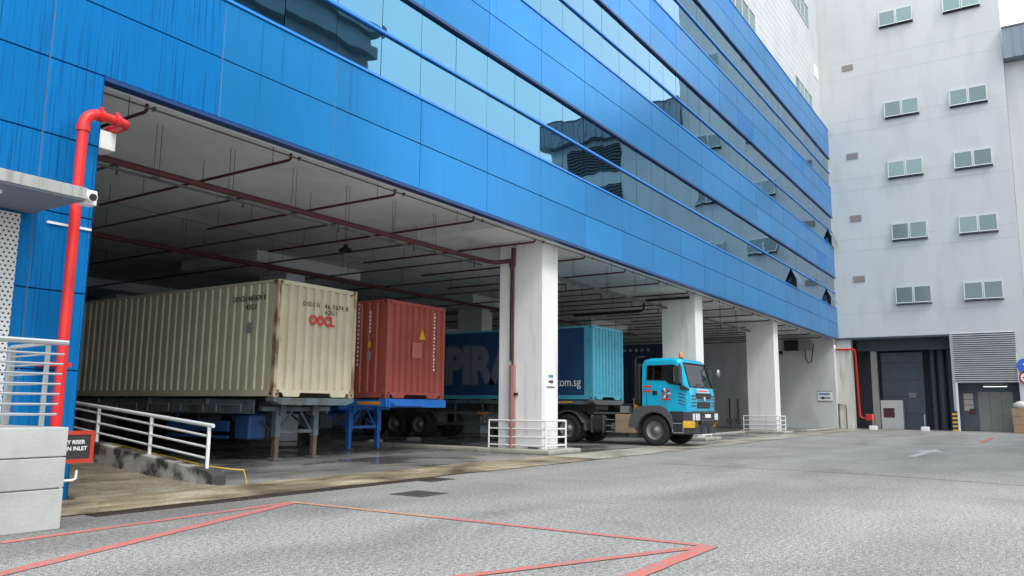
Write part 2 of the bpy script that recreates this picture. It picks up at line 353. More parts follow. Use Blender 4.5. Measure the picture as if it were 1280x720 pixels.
def lettering(text, m, parent, origin, xdir, ydir, width, height, depth=.004, bold=0., name='lettering', spacing=1.):
    c = bpy.data.curves.new(name, 'FONT'); c.body = text; c.size = 1; c.offset = bold; c.extrude = .01; c.space_character = spacing; c.resolution_u = 3
    t = bpy.data.objects.new(name, c); COL.objects.link(t); bpy.context.view_layer.update()
    me = bpy.data.meshes.new_from_object(t.evaluated_get(bpy.context.evaluated_depsgraph_get()))
    bpy.data.objects.remove(t); bpy.data.curves.remove(c)
    co = np.empty(len(me.vertices)*3); me.vertices.foreach_get('co', co); co = co.reshape(-1, 3)
    lo, hi = co.min(0), co.max(0); k = (co-lo)/np.maximum(hi-lo, 1e-9)
    X, Y = np.array(xdir, float), np.array(ydir, float); N = np.cross(X, Y)
    p = np.array(origin, float)+k[:, :1]*width*X+k[:, 1:2]*height*Y+k[:, 2:3]*depth*N-np.array(ORG[parent])
    me.vertices.foreach_set('co', p.ravel()); me.update(); me.materials.clear(); me.materials.append(MATS[m])
    o = bpy.data.objects.new(name, me); COL.objects.link(o); o.parent = parent; ORG[o] = ORG[parent]; return o

# ------------------------------------------------------------------ dimensions solved from the photograph
HF, S0, G0, PW, XJ = 5.785, 1.9815, 2.099, 2.483, 7.54
XL, XE, XR = 5.674, 54.95, 55.05
CEIL = 6.15
ZF = .008                                   # bay floor

# ================================================================== GROUND
g = MB(); g.add([(-150, -150, 0), (200, -150, 0), (200, 150, 0), (-150, 150, 0)], [(0, 1, 2, 3)])
tag(g.build('road', 'asphalt', org=(0, 0, 0)), kind='structure')
g = MB(); g.add([(XL-.4, -.12, ZF), (54.8, -.12, ZF), (54.8, 28, ZF), (XL-.4, 28, ZF)], [(0, 1, 2, 3)])
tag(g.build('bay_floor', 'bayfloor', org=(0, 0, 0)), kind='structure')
def strip(name, m, pts_near, pts_far, z):
    g = MB(); n = len(pts_near); vs = [(x, y, z) for x, y in pts_near]+[(x, y, z) for x, y in pts_far]
    g.add(vs, [(i, i+1, n+i+1, n+i) for i in range(n-1)]); return tag(g.build(name, m, org=(0, 0, 0)), kind='structure')
rng = random.Random(3)
xs = [4.6+.45*i for i in range(30)]
strip('concrete_apron', 'apron', [(x, -1.52+rng.uniform(-.04, .04)-(0 if x < 9 else .02*(x-9))) for x in xs], [(x, -.1+rng.uniform(-.06, .06)) for x in xs], .012)
xs2 = [17.65+.6*i for i in range(63)]
strip('pavement_edge', 'apron_pale', [(x, -1.70+.008*(x-17.6)+rng.uniform(-.07, .07)) for x in xs2], [(x, -.1+rng.uniform(-.04, .04)) for x in xs2], .0122)
# ramp up into the building beside the left pier
rp = [(-.25, .013), (.4, .016), (1.6, .06), (3.3, .2), (6, .46), (11, .95)]
g = MB(); g.add([(XL+.02, y, z) for y, z in rp]+[(7.88, y, z) for y, z in rp], [(i, i+1, 6+i+1, 6+i) for i in range(5)])
ramp = tag(g.build('ramp', 'ramp', org=(0, 0, 0)), kind='structure')
for i in range(26):                         # anti-slip ribs
    y = -.1+i*.155; z = np.interp(y, [p[0] for p in rp], [p[1] for p in rp])
    MB().box(XL+.05, 7.85, y, y+.085, z-.004, z+.02).build('rib', 'ramp', ramp)
kt = lambda y: .215+.098*y
g = MB(); ys = [.05, .22, 1.0, 2.0, 3.5, 6.0, 9.0]
pts = [(7.88, 8.14)]
vs = []
for i, y in enumerate(ys):
    t = kt(y)-(.05 if i == 0 else 0)
    vs += [(7.88, y, 0), (8.14, y, 0), (8.14, y, t), (7.88, y, t)]
fs = [(4*i+k, 4*i+(k+1) % 4, 4*i+4+(k+1) % 4, 4*i+4+k) for i in range(len(ys)-1) for k in range(4)]+[(0, 1, 2, 3), (len(vs)-4, len(vs)-3, len(vs)-2, len(vs)-1)]
g.add(vs, fs); tag(g.build('ramp_kerb', 'kerbdirty', org=(0, 0, 0), bevel=.02), kind='structure')

# drain grates along the road edge
dr = thing('drain_channel', 'rusty iron drain grating running along the yellowed concrete strip', 'drain', (5, -1.62, 0))
for i in range(9):
    x = 5.05+i*.62
    if i == 5: continue
    p = MB(); y0, y1 = -1.80, -1.56
    p.box(x, x+.60, y0, y0+.025, .001, .015); p.box(x, x+.60, y1-.025, y1, .001, .015)
    for k in range(13): p.box(x+.008+k*.0465, x+.03+k*.0465, y0+.025, y1-.025, .001, .014)
    p.build('grate', 'ironrust', dr)
dp_ = MB().box(5.05, 10.63, -1.80, -1.56, .0005, .003).build('channel', 'black', dr)
def manhole(pts, label, m):
    t = thing('manhole_cover', label, 'manhole cover', (pts[0][0], pts[0][1], 0), 'iron covers set in the asphalt')
    x0, x1 = min(p[0] for p in pts), max(p[0] for p in pts); y0, y1 = min(p[1] for p in pts), max(p[1] for p in pts)
    fr = MB(); fr.box(x0, x1, y0, y0+.04, 0, .008).box(x0, x1, y1-.04, y1, 0, .008).box(x0, x0+.04, y0+.04, y1-.04, 0, .008).box(x1-.04, x1, y0+.04, y1-.04, 0, .008); fr.build('frame', 'iron', t)
    pl = MB().box(x0+.045, x1-.045, y0+.045, y1-.045, 0, .006)
    for i in range(6):
        for j in range(6):
            xx = x0+.08+i*(x1-x0-.16)/6; yy = y0+.08+j*(y1-y0-.16)/6; pl.box(xx, xx+.045, yy, yy+.045, .006, .010)
    pl.build('plate', m, t)
manhole([(8.72, -3.40), (9.33, -2.81)], 'square chequered iron cover lying alone in the open asphalt', 'iron')
manhole([(10.53, -2.12), (11.18, -1.60)], 'square iron cover against the edge of the yellowed concrete strip', 'ironrust')

def paint(name, m, a, b, wd, z=.005):
    a, b = Vector((a[0], a[1], 0)), Vector((b[0], b[1], 0)); d = (b-a).normalized(); n = Vector((-d.y, d.x, 0))*wd/2
    N = max(2, int((b-a).length/.25)); g = MB(); L_, R_ = [], []
    for i in range(N+1):
        p = a+(b-a)*(i/N); j = rng.uniform(.92, 1.06); L_.append((p.x+n.x*j, p.y+n.y*j, z)); j = rng.uniform(.92, 1.06); R_.append((p.x-n.x*j, p.y-n.y*j, z))
    g.add(L_+R_, [(i, i+1, N+1+i+1, N+1+i) for i in range(N)]); return tag(g.build(name, m, org=(a.x, a.y, 0)), kind='structure')
q = lambda u, v: tuple(onZ(u, v, 0)[:2])
A0, A1, A2 = q(365, 628), q(889, 683), q(0, 679)
paint('red_road_line', 'redpaint', A0, A2, .115); paint('red_road_line', 'redpaint', (A0[0], A0[1]-.03), q(-40, 728), .15, .006)
mid = (A0[0]+(A1[0]-A0[0])*.42, A0[1]+(A1[1]-A0[1])*.42)
paint('red_road_line', 'redorange', A0, mid, .11, .007); paint('red_road_line', 'redpaint', mid, (A1[0]-.02, A1[1]+.02), .11, .0065)
paint('red_road_line', 'redpaint', (A1[0]-.1, A1[1]+.05), q(560, 723), .11, .0075); paint('red_road_line', 'redpaint', A1, q(730, 745), .15, .008)
# faded white arrow and far lines
ga = MB(); P0 = Vector((24.3, -7.55, 0)); P1 = Vector((27.6, -7.75, 0)); 
ga.add([(24.2, -7.75, .005), (27.3, -7.85, .005), (27.3, -7.60, .005), (24.2, -7.52, .005)], [(0, 1, 2, 3)])
ga.add([(27.3, -8.15, .005), (29.2, -7.75, .005), (27.3, -7.3, .005)], [(0, 1, 2)])
tag(ga.build('road_arrow', 'whitepaintroad', org=(24, -7.6, 0)), kind='structure')
paint('white_road_line', 'whitepaintroad', q(1205, 555), q(1275, 555), .25); paint('red_road_line', 'redpaint', q(1226, 554), q(1241, 547), .2, .009)

# tar-sealed crack across the asphalt
gp = [q(*p) for p in ((828, 580), (880, 582), (950, 586), (1010, 589), (1080, 593), (1180, 600), (1290, 608))]
g = MB()
for i in range(len(gp)-1):
    (x0, y0), (x1, y1) = gp[i], gp[i+1]; g.add([(x0-.018, y0, .004), (x1-.018, y1, .004), (x1+.018, y1, .004), (x0+.018, y0, .004)], [(0, 1, 2, 3)])
tag(g.build('road_joint', 'ironrust', org=(16, -5, 0)), kind='structure')

# ================================================================== BLUE BUILDING
bb = thing('blue_building', 'blue panelled building with mirrored window bands over an open loading bay', 'building', (30, 5, 0))
# standard panel meshes, shared
def panel_mesh(name, wd, ht, m, th=.05, bev=.006, dep=0):
    me = MB().box(0, wd, 0, th, 0, ht).mesh(name, (0, 0, 0)); bm = bmesh.new(); bm.from_mesh(me)
    bmesh.ops.bevel(bm, geom=[e for e in bm.edges], offset=bev, segments=1, affect='EDGES'); bm.to_mesh(me); bm.free()
    me.materials.append(MATS[m]); return me
GAP = .016
PMW = {}
def facade_panel(x0, x1, z0, z1, y=0.):
    mm = 'blue_stained' if (x0 < 5.0 or rng.random() < .05) else 'blue'
    key = (round(x1-x0, 3), round(z1-z0, 3), mm)
    if key not in PMW: PMW[key] = panel_mesh('panel', key[0]-GAP, key[1]-GAP, mm)
    return inst(PMW[key], 'panel', bb, (x0+GAP/2, y, z0+GAP/2))
JX = [XJ+k*PW for k in range(-3, 20)]; JX[-1] = XE-.002; JX[2] = 4.93; GX0 = JX[0]
levels = [HF+k*(S0+G0) for k in range(4)]
for zb in levels:
    for r_ in range(2):
        for i in range(len(JX)-1): facade_panel(JX[i], JX[i+1], zb+r_*S0/2, zb+(r_+1)*S0/2)
PH = 1.03
# pier left of the opening, clad down to the ground
zt = HF
while zt > .05:
    zb_ = max(zt-PH, 0.0)
    for a, b_ in ((JX[1], JX[2]), (JX[2], XL)):
        facade_panel(a, b_, zb_, zt)
    if zb_ == 0: break
    zt = zb_
for x in JX[1:5]:                              # pale sealant in the upright joints near the pier
    bx('joint_seal', 'silicone', bb, x-.007, x+.007, .012, .05, (0.02 if x < 5.2 else HF), HF+S0)
for z in [HF+S0/2, HF+S0]: pass
bx('wall_backing', 'blue_edge', bb, JX[0], XE-.01, .09, .20, HF+.002, 20.0)
bx('pier', 'blue_edge', bb, JX[1], XL-.004, .055, 1.2, 0, HF+.001)
bx('pier_cheek', 'blue', bb, XL-.004, XL, .002, 1.2, 0.02, HF)
for k, zb in enumerate(levels):
    bx('lip', 'blue_edge', bb, JX[0], XE, -.035, .05, zb-.075, zb-.001) if k else bx('lip', 'blue_edge', bb, XL, XE, -.01, .18, zb-.06, zb-.001)
    if k: bx('band_soffit', 'blue_edge', bb, JX[0], XE, .052, .2, zb-.04, zb-.0015)
    bx('coping', 'blue_trim', bb, JX[0], XE, -.03, .055, zb+S0+.001, zb+S0+.05)
# glass bands
pw2 = PW/2; ph = (G0-.12)/2-.03
GM = MB().box(0, pw2-.014, 0, .02, 0, ph-.012).mesh('glass_pane', (0, 0, 0)); GM.materials.append(MATS['facadeglass'])
opened = {}
nP = len(JX)*2-2
rg = random.Random(11)
OPEN = {(0, 0, 44.0), (0, 0, 53.3), (1, 0, 54.0)}
for k, zb in enumerate(levels[:3]):
    z0 = zb+S0+.06
    bx('glazing_backing', 'glassback', bb, JX[0], XE-.01, .12, .2, zb+S0+.05, zb+S0+G0-.04) if False else None
    for r_ in range(2):
        for i in range(nP):
            x = JX[0]+i*pw2
            if x+pw2 > XE: continue
            op = any(kk == k and rr == r_ and x <= xx < x+pw2 for kk, rr, xx in OPEN)
            z = z0+r_*(ph+.05)
            if op:
                o = inst(GM, 'glass_pane', bb, (x+.007, .03, z), None)
                # awning sash pushed out: hinge along its top edge
                o.rotation_euler = (R(-24), 0, 0); top = Vector((0, 0, ph)); rt = Matrix.Rotation(R(-24), 3, 'X') @ top
                o.location = o.location+top-rt
                p = MB().box(x, x+pw2-.01, .078, .082, z, z+ph); p.build('window_opening', 'darkgap', bb)
                fr = MB()
                for xx in (x, x+pw2-.05):
                    fr.add([(xx, .055, z+ph), (xx+.03, .055, z+ph), (xx+.03, -.37, z+.10), (xx, -.37, z+.10)], [(0, 1, 2, 3)])
                fr.build('sash_side', 'blue_edge', bb)
            else:
                inst(GM, 'glass_pane', bb, (x+.007, .05, z), (R(rg.uniform(-.2, .2)), 0, R(rg.uniform(-.22, .22))))
    bx('transom', 'blue_trim', bb, JX[0], XE, -.01, .055, z0+ph-.01, z0+ph+.045)
# upper white cladding with strip windows
CZ0 = levels[3]+S0+.055
bx('upper_wall', 'clad', bb, JX[0], XR, .40, 1.0, CZ0, 33)
bx('roof_ledge', 'clad', bb, JX[0], 54.8, .055, .40, CZ0-.02, CZ0+.03)
vx = [27.5, 31.5, 35.5, 39.6, 43.6, 47.6, 51.4, 54.8]
for a, b_ in zip(vx[:-1], vx[1:]):
    p = MB(); z = CZ0+.04
    while z < 33: p.box(a+.012, b_-.012, .36, .398, z, z+.43); z += .45
    p.build('cladding_panel', 'clad', bb)
def strip_window(x0, x1, z0, z1, n):
    f = MB(); y0, y1 = .30, .41
    f.box(x0, x1, y0, y1, z0, z0+.06).box(x0, x1, y0, y1, z1-.06, z1)
    for i in range(n+1): xx = x0+i*(x1-x0)/n; f.box(xx-.035, xx+.035, y0, y1, z0+.06, z1-.06)
    fo = f.build('upper_window', 'alu', bb)
    for i in range(n):
        a = x0+i*(x1-x0)/n+.035; b_ = x0+(i+1)*(x1-x0)/n-.035; bx('pane', 'winglass', fo, a, b_, .335, .35, z0+.06, z1-.06)
strip_window(35.0, 39.5, 20.2, 21.65, 4); strip_window(47.8, 52.1, 20.15, 21.5, 4); strip_window(47.8, 52.2, 26.3, 27.8, 4); strip_window(35.0, 39.5, 26.3, 27.8, 4)
bx('wall_plate', 'white', bb, 53.3, 54.5, .33, .36, 23.4, 24.3)
# loading-bay shell
bx('ceiling', 'ceiling', bb, XL-.5, 55.0, .20, 28, CEIL, CEIL+.3)
bx('edge_beam', 'ceiling', bb, XL, XE, .18, .34, HF-.03, CEIL)
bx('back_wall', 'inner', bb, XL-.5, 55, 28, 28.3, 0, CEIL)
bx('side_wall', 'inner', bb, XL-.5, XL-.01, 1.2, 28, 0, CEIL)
bx('end_wall', 'endwall', bb, 54.8, 55.04, .30, 28, 0, CEIL)
bx('rear_block', 'clad', bb, JX[0], 54.8, 1.0, 28.3, CEIL+.3, 33) if False else None
for y in (8.2, 14.6): bx('slab_joint', 'conduit', bb, XL, 54.8, y, y+.02, CEIL-.006, CEIL)
for row, (y0, m, d0, d1) in enumerate(((.558, 'white_paint', .36, 3.3), (11.0, 'ceiling', 10.0, 14.0), (21.5, 'ceiling', 20.4, 24.4))):
    for xi, x in enumerate((18.475, 30.24, 41.494)):
        bx('column', m, bb, x, x+.85, y0, y0+1.42, 0, HF, bevel=.012)
        bx('drop_panel', 'ceiling' if row else 'white_paint', bb, x-2.1, x+2.6, d0, d1, HF, CEIL-.001)
for x in (7.0,):
    for y0, d0, d1 in ((11.0, 10.0, 14.0), (21.5, 20.4, 24.4)):
        bx('column', 'ceiling', bb, x, x+.85, y0, y0+1.42, 0, HF); bx('drop_panel', 'ceiling', bb, x-1.2, x+2.6, d0, d1, HF, CEIL-.001)
lv = MB()
for i in range(14):                              # rear wall louvres
    MB().box(20, 54, 27.9, 27.99, 2.2+i*.26, 2.33+i*.26).build('louvre', 'conduit', bb)

# plinths, kerb island
def kerbbox(x0, x1, y0, y1, h, name='kerb', m='kerb'):
    return tag(MB().box(x0, x1, y0, y1, 0, h).build(name, m, bevel=.035, org=(x0, y0, 0), seg=3), kind='structure')
for x in (18.475, 30.24, 41.494): kerbbox(x-.40, x+1.35, .10, 2.45, .12, 'column_plinth')
kerbbox(18.2, 18.55, 2.455, 8.2, .12, 'kerb_island')
kerbbox(46.0, 54.75, .15, .55, .10, 'kerb')
kerbbox(33, 41.05, 2.0, 2.3, .10, 'kerb')

# column guard rails
def guard(x, label):
    t = thing('column_guard_rail', label, 'guard rail', (x, .2, .12), 'white guard rails round the bay columns')
    x0, x1, y0, y1 = x-.10, x+.98, .38, 2.22
    for px, py in ((x0, y0), (x1, y0), (x0, y1), (x1, y1), ): MB().cyl((px, py, .118), (px, py, .87), .026, 10).build('post', 'whiterail', t)
    for z in (.87, .65, .43, .21):
        p = MB(); r_ = .026 if z > .8 else .02
        p.tube([(x0, y0, z), (x1, y0, z)], r_, 8).tube([(x0, y0, z), (x0, y1, z)], r_, 8).tube([(x1, y0, z), (x1, y1, z)], r_, 8)
        p.build('rail', 'whiterail', t)
guard(18.475, 'white tubular guard rail round the column with the pink riser pipe')
guard(30.24, 'white tubular guard rail round the column beside the turquoise truck')
guard(41.494, 'white tubular guard rail round the column beside the grey end wall')

# ------------------------------------------------------------------ pipework under the ceiling
GP = 'sprinkler branch pipes under the bay ceiling'
def hangers(t, pts, ztop=CEIL):
    for x, y, z in pts:
        h = MB().cyl((x-.05, y, z), (x-.05, y, ztop), .006, 6).cyl((x+.05, y, z), (x+.05, y, ztop), .006, 6).box(x-.07, x+.07, y-.03, y+.03, z-.03, z-.015); h.build('hanger', 'conduit', t)
t = thing('sprinkler_main', 'dark red sprinkler main running to the column with the pink riser', 'pipe', (XL, 2.05, 5.2))
MB().tube([(XL, 2.08, 5.27), (17.9, 2.02, 5.27), (18.15, 1.95, 5.27), (18.30, 1.70, 5.30), (18.38, 1.50, 5.32)], .06, 10).build('pipe', 'darkred', t)
hangers(t, [(XL+.6+i*1.55, 2.06, 5.20) for i in range(8)])
cd = MB().box(XL, 17.8, 2.13, 2.17, 5.15, 5.19).build('cable_tray', 'conduit', t)
t = thing('sprinkler_main', 'dark red sprinkler main crossing deep above the cream and red containers', 'pipe', (XL, 8.1, 5.2))
MB().tube([(XL, 8.15, 5.27), (41, 8.0, 5.27)], .065, 10).build('pipe', 'darkred', t); hangers(t, [(XL+1+i*2.9, 8.1, 5.2) for i in range(12)])
t = thing('service_pipe', 'dark service pipe spanning from the riser column to the truck column', 'pipe', (19.4, 1.6, 5.3))
MB().tube([(19.33, 1.75, 5.27), (30.20, 1.75, 5.27)], .05, 8).build('pipe', 'conduit', t); hangers(t, [(20+i*2.4, 1.75, 5.2) for i in range(5)])
t = thing('service_pipe', 'dark service pipe spanning from the truck column to the farthest bay column', 'pipe', (31.1, 1.6, 5.3))
MB().tube([(31.1, 1.75, 5.27), (41.48, 1.75, 5.27)], .05, 8).build('pipe', 'conduit', t); hangers(t, [(32+i*2.4, 1.75, 5.2) for i in range(4)])
ORD = 'first second third fourth fifth sixth seventh eighth ninth tenth eleventh twelfth thirteenth fourteenth fifteenth sixteenth seventeenth'.split()
for i in range(17):
    x = 6.68+2.865*i
    t = thing('sprinkler_branch', f'thin dark red sprinkler branch pipe, {ORD[i]} from the red standpipe, under the bay ceiling', 'pipe', (x, .6, 5.7), GP)
    p = MB().tube([(x, .6, 5.84), (x, .6, 5.74), (x, .64, 5.72), (x, 7.0 if i % 3 else 8.1, 5.72)], .028, 8)
    p.build('pipe', 'darkred', t)
    q_ = MB().tube([(x+1.3, 3.6, 5.72), (x+1.3, 26, 5.72)], .028, 8); q_.tube([(x+1.3, 3.6, 5.72), (x+1.3, 3.6, 5.5)], .025, 8).build('rear_pipe', 'conduit', t)
    h = MB()
    for y in (1.1, 3.2, 5.3, 6.6): h.cyl((x, y, 5.72), (x, y, CEIL), .007, 6)
    for y in (4.5, 9, 14, 19, 24): h.cyl((x+1.3, y, 5.72), (x+1.3, y, CEIL), .007, 6)
    h.build('hanger', 'conduit', t)
# conduit along the facade edge
t = thing('edge_conduit', 'thin green grey conduit clipped along the facade edge under the bay ceiling', 'conduit', (XL, .42, 5.7))
MB().tube([(XL+.02, .42, HF-.07), (18.0, .40, HF-.07), (20, .38, HF-.07), (41, .38, HF-.07), (54.7, .38, HF-.07)], .014, 6).build('pipe', 'conduit', t)
for i in range(17): bx('clip', 'conduit', t, XL+1+i*2.9, XL+1.04+i*2.9, .39, .45, HF-.09, HF-.028)
# black pipe on top of the second column
t = thing('drain_pipe', 'thick black pipe bent along the top of the truck column', 'pipe', (30.1, .7, 5.4))
MB().tube([(30.12, .75, 5.62), (30.12, 2.6, 5.62), (30.12, 2.7, 5.55), (30.12, 2.72, 5.25), (30.12, 2.9, 5.18), (30.12, 6, 5.18)], .055, 10).build('pipe', 'black', t)
# riser on the first column
t = thing('riser_pipe', 'dark riser pipe with pink lower cover fixed on the white column', 'pipe', (18.4, 1.45, .13))
MB().cyl((18.40, 1.47, 2.35), (18.40, 1.47, 5.62), .035, 10).cyl((18.40, 1.47, 5.15), (18.40, 1.47, 5.68), .065, 10).build('pipe', 'darkred', t)
MB().tube([(18.42, 1.62, 5.30), (18.42, 1.60, 5.2), (18.42, 1.56, 5.05), (18.42, 1.56, 2.5)], .022, 8).build('cable', 'black', t)
MB().prism([(18.37, 1.40), (18.474, 1.40), (18.474, 1.56), (18.37, 1.56), (18.35, 1.48)], 'z', .13, 2.38).build('cover', 'pinkred', t)
bx('bracket', 'black', t, 18.36, 18.474, 1.33, 1.40, 1.55, 1.62)
# access hatch at column foot
t = thing('access_panel', 'small grey access hatch low on the white column behind its rail', 'hatch', (18.46, .9, .2))
bx('plate', 'white', t, 18.455, 18.474, .62, 1.18, .17, .48); bx('slot', 'darkgap', t, 18.448, 18.455, .66, .98, .135, .165)
# pendant lamp
c = onZ(432, 312, 5.5)
t = thing('pendant_lamp', 'small black bell lamp hanging from the bay ceiling', 'lamp', (c.x, c.y, 5.45))
MB().cyl((c.x, c.y, 5.6), (c.x, c.y, CEIL), .008, 6).build('rod', 'black', t)
MB().lathe([(0.0, .20), (.06, .17), (.13, .07), (.2, .05), (.21, 0)], (c.x, c.y, 5.45), 'z', 16).build('shade', 'black', t)

# ================================================================== LEFT ENTRANCE
t = thing('entrance_canopy', 'weathered flat concrete canopy over the side entrance', 'canopy', (4, -.6, 3.64))
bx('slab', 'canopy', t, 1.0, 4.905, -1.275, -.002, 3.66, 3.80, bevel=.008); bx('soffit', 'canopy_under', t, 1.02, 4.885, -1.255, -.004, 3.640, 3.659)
bx('light_fitting', 'white', t, 3.9, 4.12, -.95, -.83, 3.60, 3.639)
tag(bx_ := MB().box(1.0, 4.74, -.06, -.012, 1.01, 3.60).build('perforated_screen', 'perforated'), 'white perforated metal screen on the wall below the concrete canopy', 'screen')
t = thing('wall_strip', 'thin white strip fixed across the blue pier under the canopy', 'strip', (5.4, -.02, 3.5))
MB().box(5.08, 5.66, -.03, -.002, 3.56, 3.59).build('strip', 'white', t)
t = thing('security_camera', 'small white security camera at the corner of the concrete canopy', 'camera', (5.0, -1.2, 3.62))
MB().box(4.907, 5.06, -1.22, -1.06, 3.62, 3.80).build('bracket', 'white', t, bevel=.01)
MB().cyl((4.97, -1.18, 3.71), (4.93, -1.36, 3.68), .055, 14).build('body', 'white', t); MB().cyl((4.932, -1.351, 3.681), (4.927, -1.374, 3.678), .043, 14).build('lens', 'black', t)
# red standpipe
t = thing('red_standpipe', 'bright red fire standpipe rising up the blue pier with flanged elbow', 'pipe', (5.27, -.33, 0))
px_, py_ = 5.27, -.33
arc = [(px_+.20-.20*math.cos(a), py_, 4.88+.20*math.sin(a)) for a in [k*math.pi/12 for k in range(7)]]
MB().tube([(px_, py_, 0), (px_, py_, 4.88)], .067, 18).build('riser', 'redpipe', t)
MB().tube([(px_, py_, 4.86)]+arc+[(px_+.24, py_, 5.08)], .075, 18).build('elbow', 'redpipe', t)
MB().tube([(px_+.22, py_, 5.08), (px_+.50, py_, 5.08), (px_+.58, py_+.03, 5.08), (px_+.62, py_+.11, 5.08), (px_+.62, .16, 5.08)], .064, 16).build('branch', 'redpipe', t)
for x in (px_+.22, px_+.44): MB().cyl((x-.03, py_, 5.08), (x+.03, py_, 5.08), .087, 18).build('coupling', 'redpipe', t)
MB().cyl((px_, py_, 4.80), (px_, py_, 4.88), .087, 18).build('coupling', 'redpipe', t)
for x in (px_+.22, px_+.44): MB().box(x-.025, x+.025, py_-.025, py_+.025, 5.147, 5.20).build('bolt_lug', 'redpipe', t, bevel=.008)
bx('wall_bracket', 'redpipe', t, px_-.17, px_+.11, py_-.03, -.002, 1.70, 1.75)
tag(MB().box(5.675, 5.92, .02, .36, 4.76, 5.02).build('concrete_block', 'white_paint', bevel=.01), 'small white block on the pier under the red elbow', 'block')
# landing wall
t = thing('landing_wall', 'pale concrete landing wall of stacked courses under the steel railing', 'wall', (3, -1.4, 0))
for z0, z1 in ((0, .40), (.40, .71), (.71, 1.01)):
    for x0, x1 in ((.2, 1.4), (1.4, 2.6), (2.6, 4.38)):
        bx('concrete_course', 'block', t, x0+.004, x1-(.004 if x1 < 4.3 else 0), -2.33, -.36, z0+.006 if z0 else 0, z1-.006, bevel=.008)
bx('core', 'concrete', t, .25, 4.35, -2.30, -.38, 0.02, 1.0)
# steel railing on landing
t = thing('steel_railing', 'stainless steel railing of eight bars on top of the landing wall', 'railing', (3, -2.2, 1.01))
yf = -2.20
MB().tube([(.3, yf, 1.865), (4.36, yf, 1.865)], .03, 12).build('handrail', 'steel', t)
for i in range(7): MB().tube([(.3, yf, 1.745-.102*i), (4.33-.004*i, yf, 1.745-.102*i)], .0125, 8).build('bar', 'steel', t)
for x in (1.2, 2.7, 4.17): MB().box(x-.02, x+.02, yf-.008, yf+.02, 1.01, 1.84).build('post', 'galv', t)
yb = -1.15
MB().tube([(4.2, yf+.02, 1.855), (4.30, yb, 1.855)], .022, 10).build('handrail', 'steel', t)
for i in range(7): MB().tube([(4.2, yf+.02, 1.745-.102*i), (4.30, yb, 1.745-.102*i)], .010, 8).build('bar', 'steel', t)
MB().box(4.27, 4.33, yb-.03, yb+.03, 1.01, 1.86).build('post', 'galv', t)
# sign
t = thing('dry_riser_sign', 'black sign with red frame and white lettering fixed to the red standpipe', 'sign', (5.4, -.45, .5))
sx0, sx1, sz0, sz1, sy = 5.14, 5.71, .50, .90, -.425
f = MB().box(sx0, sx1, sy-.03, sy, sz0, sz0+.05).box(sx0, sx1, sy-.03, sy, sz1-.05, sz1).box(sx0, sx0+.05, sy-.03, sy, sz0+.05, sz1-.05).box(sx1-.05, sx1, sy-.03, sy, sz0+.05, sz1-.05); f.build('frame', 'signred', t)
bx('face', 'signblack', t, sx0+.05, sx1-.05, sy-.02, sy-.001, sz0+.05, sz1-.05)
lettering('DRY RISER', 'white', t, (5.285, sy-.021, .735), (1, 0, 0), (0, 0, 1), .31, .05, bold=.02); lettering('MAIN INLET', 'white', t, (5.265, sy-.021, .655), (1, 0, 0), (0, 0, 1), .36, .05, bold=.02)
t = thing('white_pipe_stub', 'small hooked white pipe stub at the foot of the blue pier', 'pipe', (5.55, -.5, 0))
MB().tube([(5.28, -.55, .30), (5.42, -.55, .30), (5.46, -.55, .32), (5.46, -.55, .42)], .016, 8).tube([(5.28, -.55, .30), (5.28, -.55, 0)], .016, 8).build('pipe', 'white', t)
# ramp railing
t = thing('ramp_railing', 'white tubular railing of four bars along the concrete ramp kerb', 'railing', (8.0, .3, .25))
rx = 8.0; top = lambda y: .885+.083*y
MB().tube([(rx, .26, top(.26)), (rx, 9, top(9))], .032, 10).build('handrail', 'whiterail', t)
for k in (1, 2, 3): MB().tube([(rx, .34, top(.34)-.172*k), (rx, 9, kt(9)+.68-.172*k)], .02, 8).build('rail', 'whiterail', t)
for y in (.36, 1.92, 3.55, 5.2, 6.9, 8.6): MB().cyl((rx, y, kt(y)-.004), (rx, y, top(y)-.02), .03, 10).build('post', 'whiterail', t)
t = thing('yellow_cable', 'thin yellow cable trailing along the top of the ramp kerb', 'cable', (8.1, .2, .2))
MB().tube([(8.08, 3.2, kt(3.2)+.012), (8.06, 2.2, kt(2.2)+.014), (8.09, 1.2, kt(1.2)+.012), (8.07, .5, kt(.5)+.012), (8.2, .02, .24), (8.4, -.02, .22), (8.44, -.03, .10), (8.46, -.03, .012)], .011, 6).build('cable', 'yellowcable', t)

# ================================================================== CONTAINERS AND TRAILERS
W_, H_, L_ = 2.438, 2.591, 12.19
def corrug(n, a, b, d, depth=.036, flat=.5):
    """trapezoid wave: list of (pos, offset)"""
    p = (b-a)/n; out = []
    for i in range(n):
        s = a+i*p; out += [(s, 0), (s+p*.42, 0), (s+p*.5, depth), (s+p*.92, depth)]
    return out+[(b, 0)]
def sheet_x(x, prof, z0, z1, sgn):              # wall in the plane X = x, wave along Y
    m = MB(); n = len(prof); m.add([(x+sgn*o, p, z0) for p, o in prof]+[(x+sgn*o, p, z1) for p, o in prof], [(i, i+1, n+i+1, n+i) for i in range(n-1)]); return m
def sheet_y(y, prof, z0, z1, sgn):
    m = MB(); n = len(prof); m.add([(p, y+sgn*o, z0) for p, o in prof]+[(p, y+sgn*o, z1) for p, o in prof], [(i, i+1, n+i+1, n+i) for i in range(n-1)]); return m
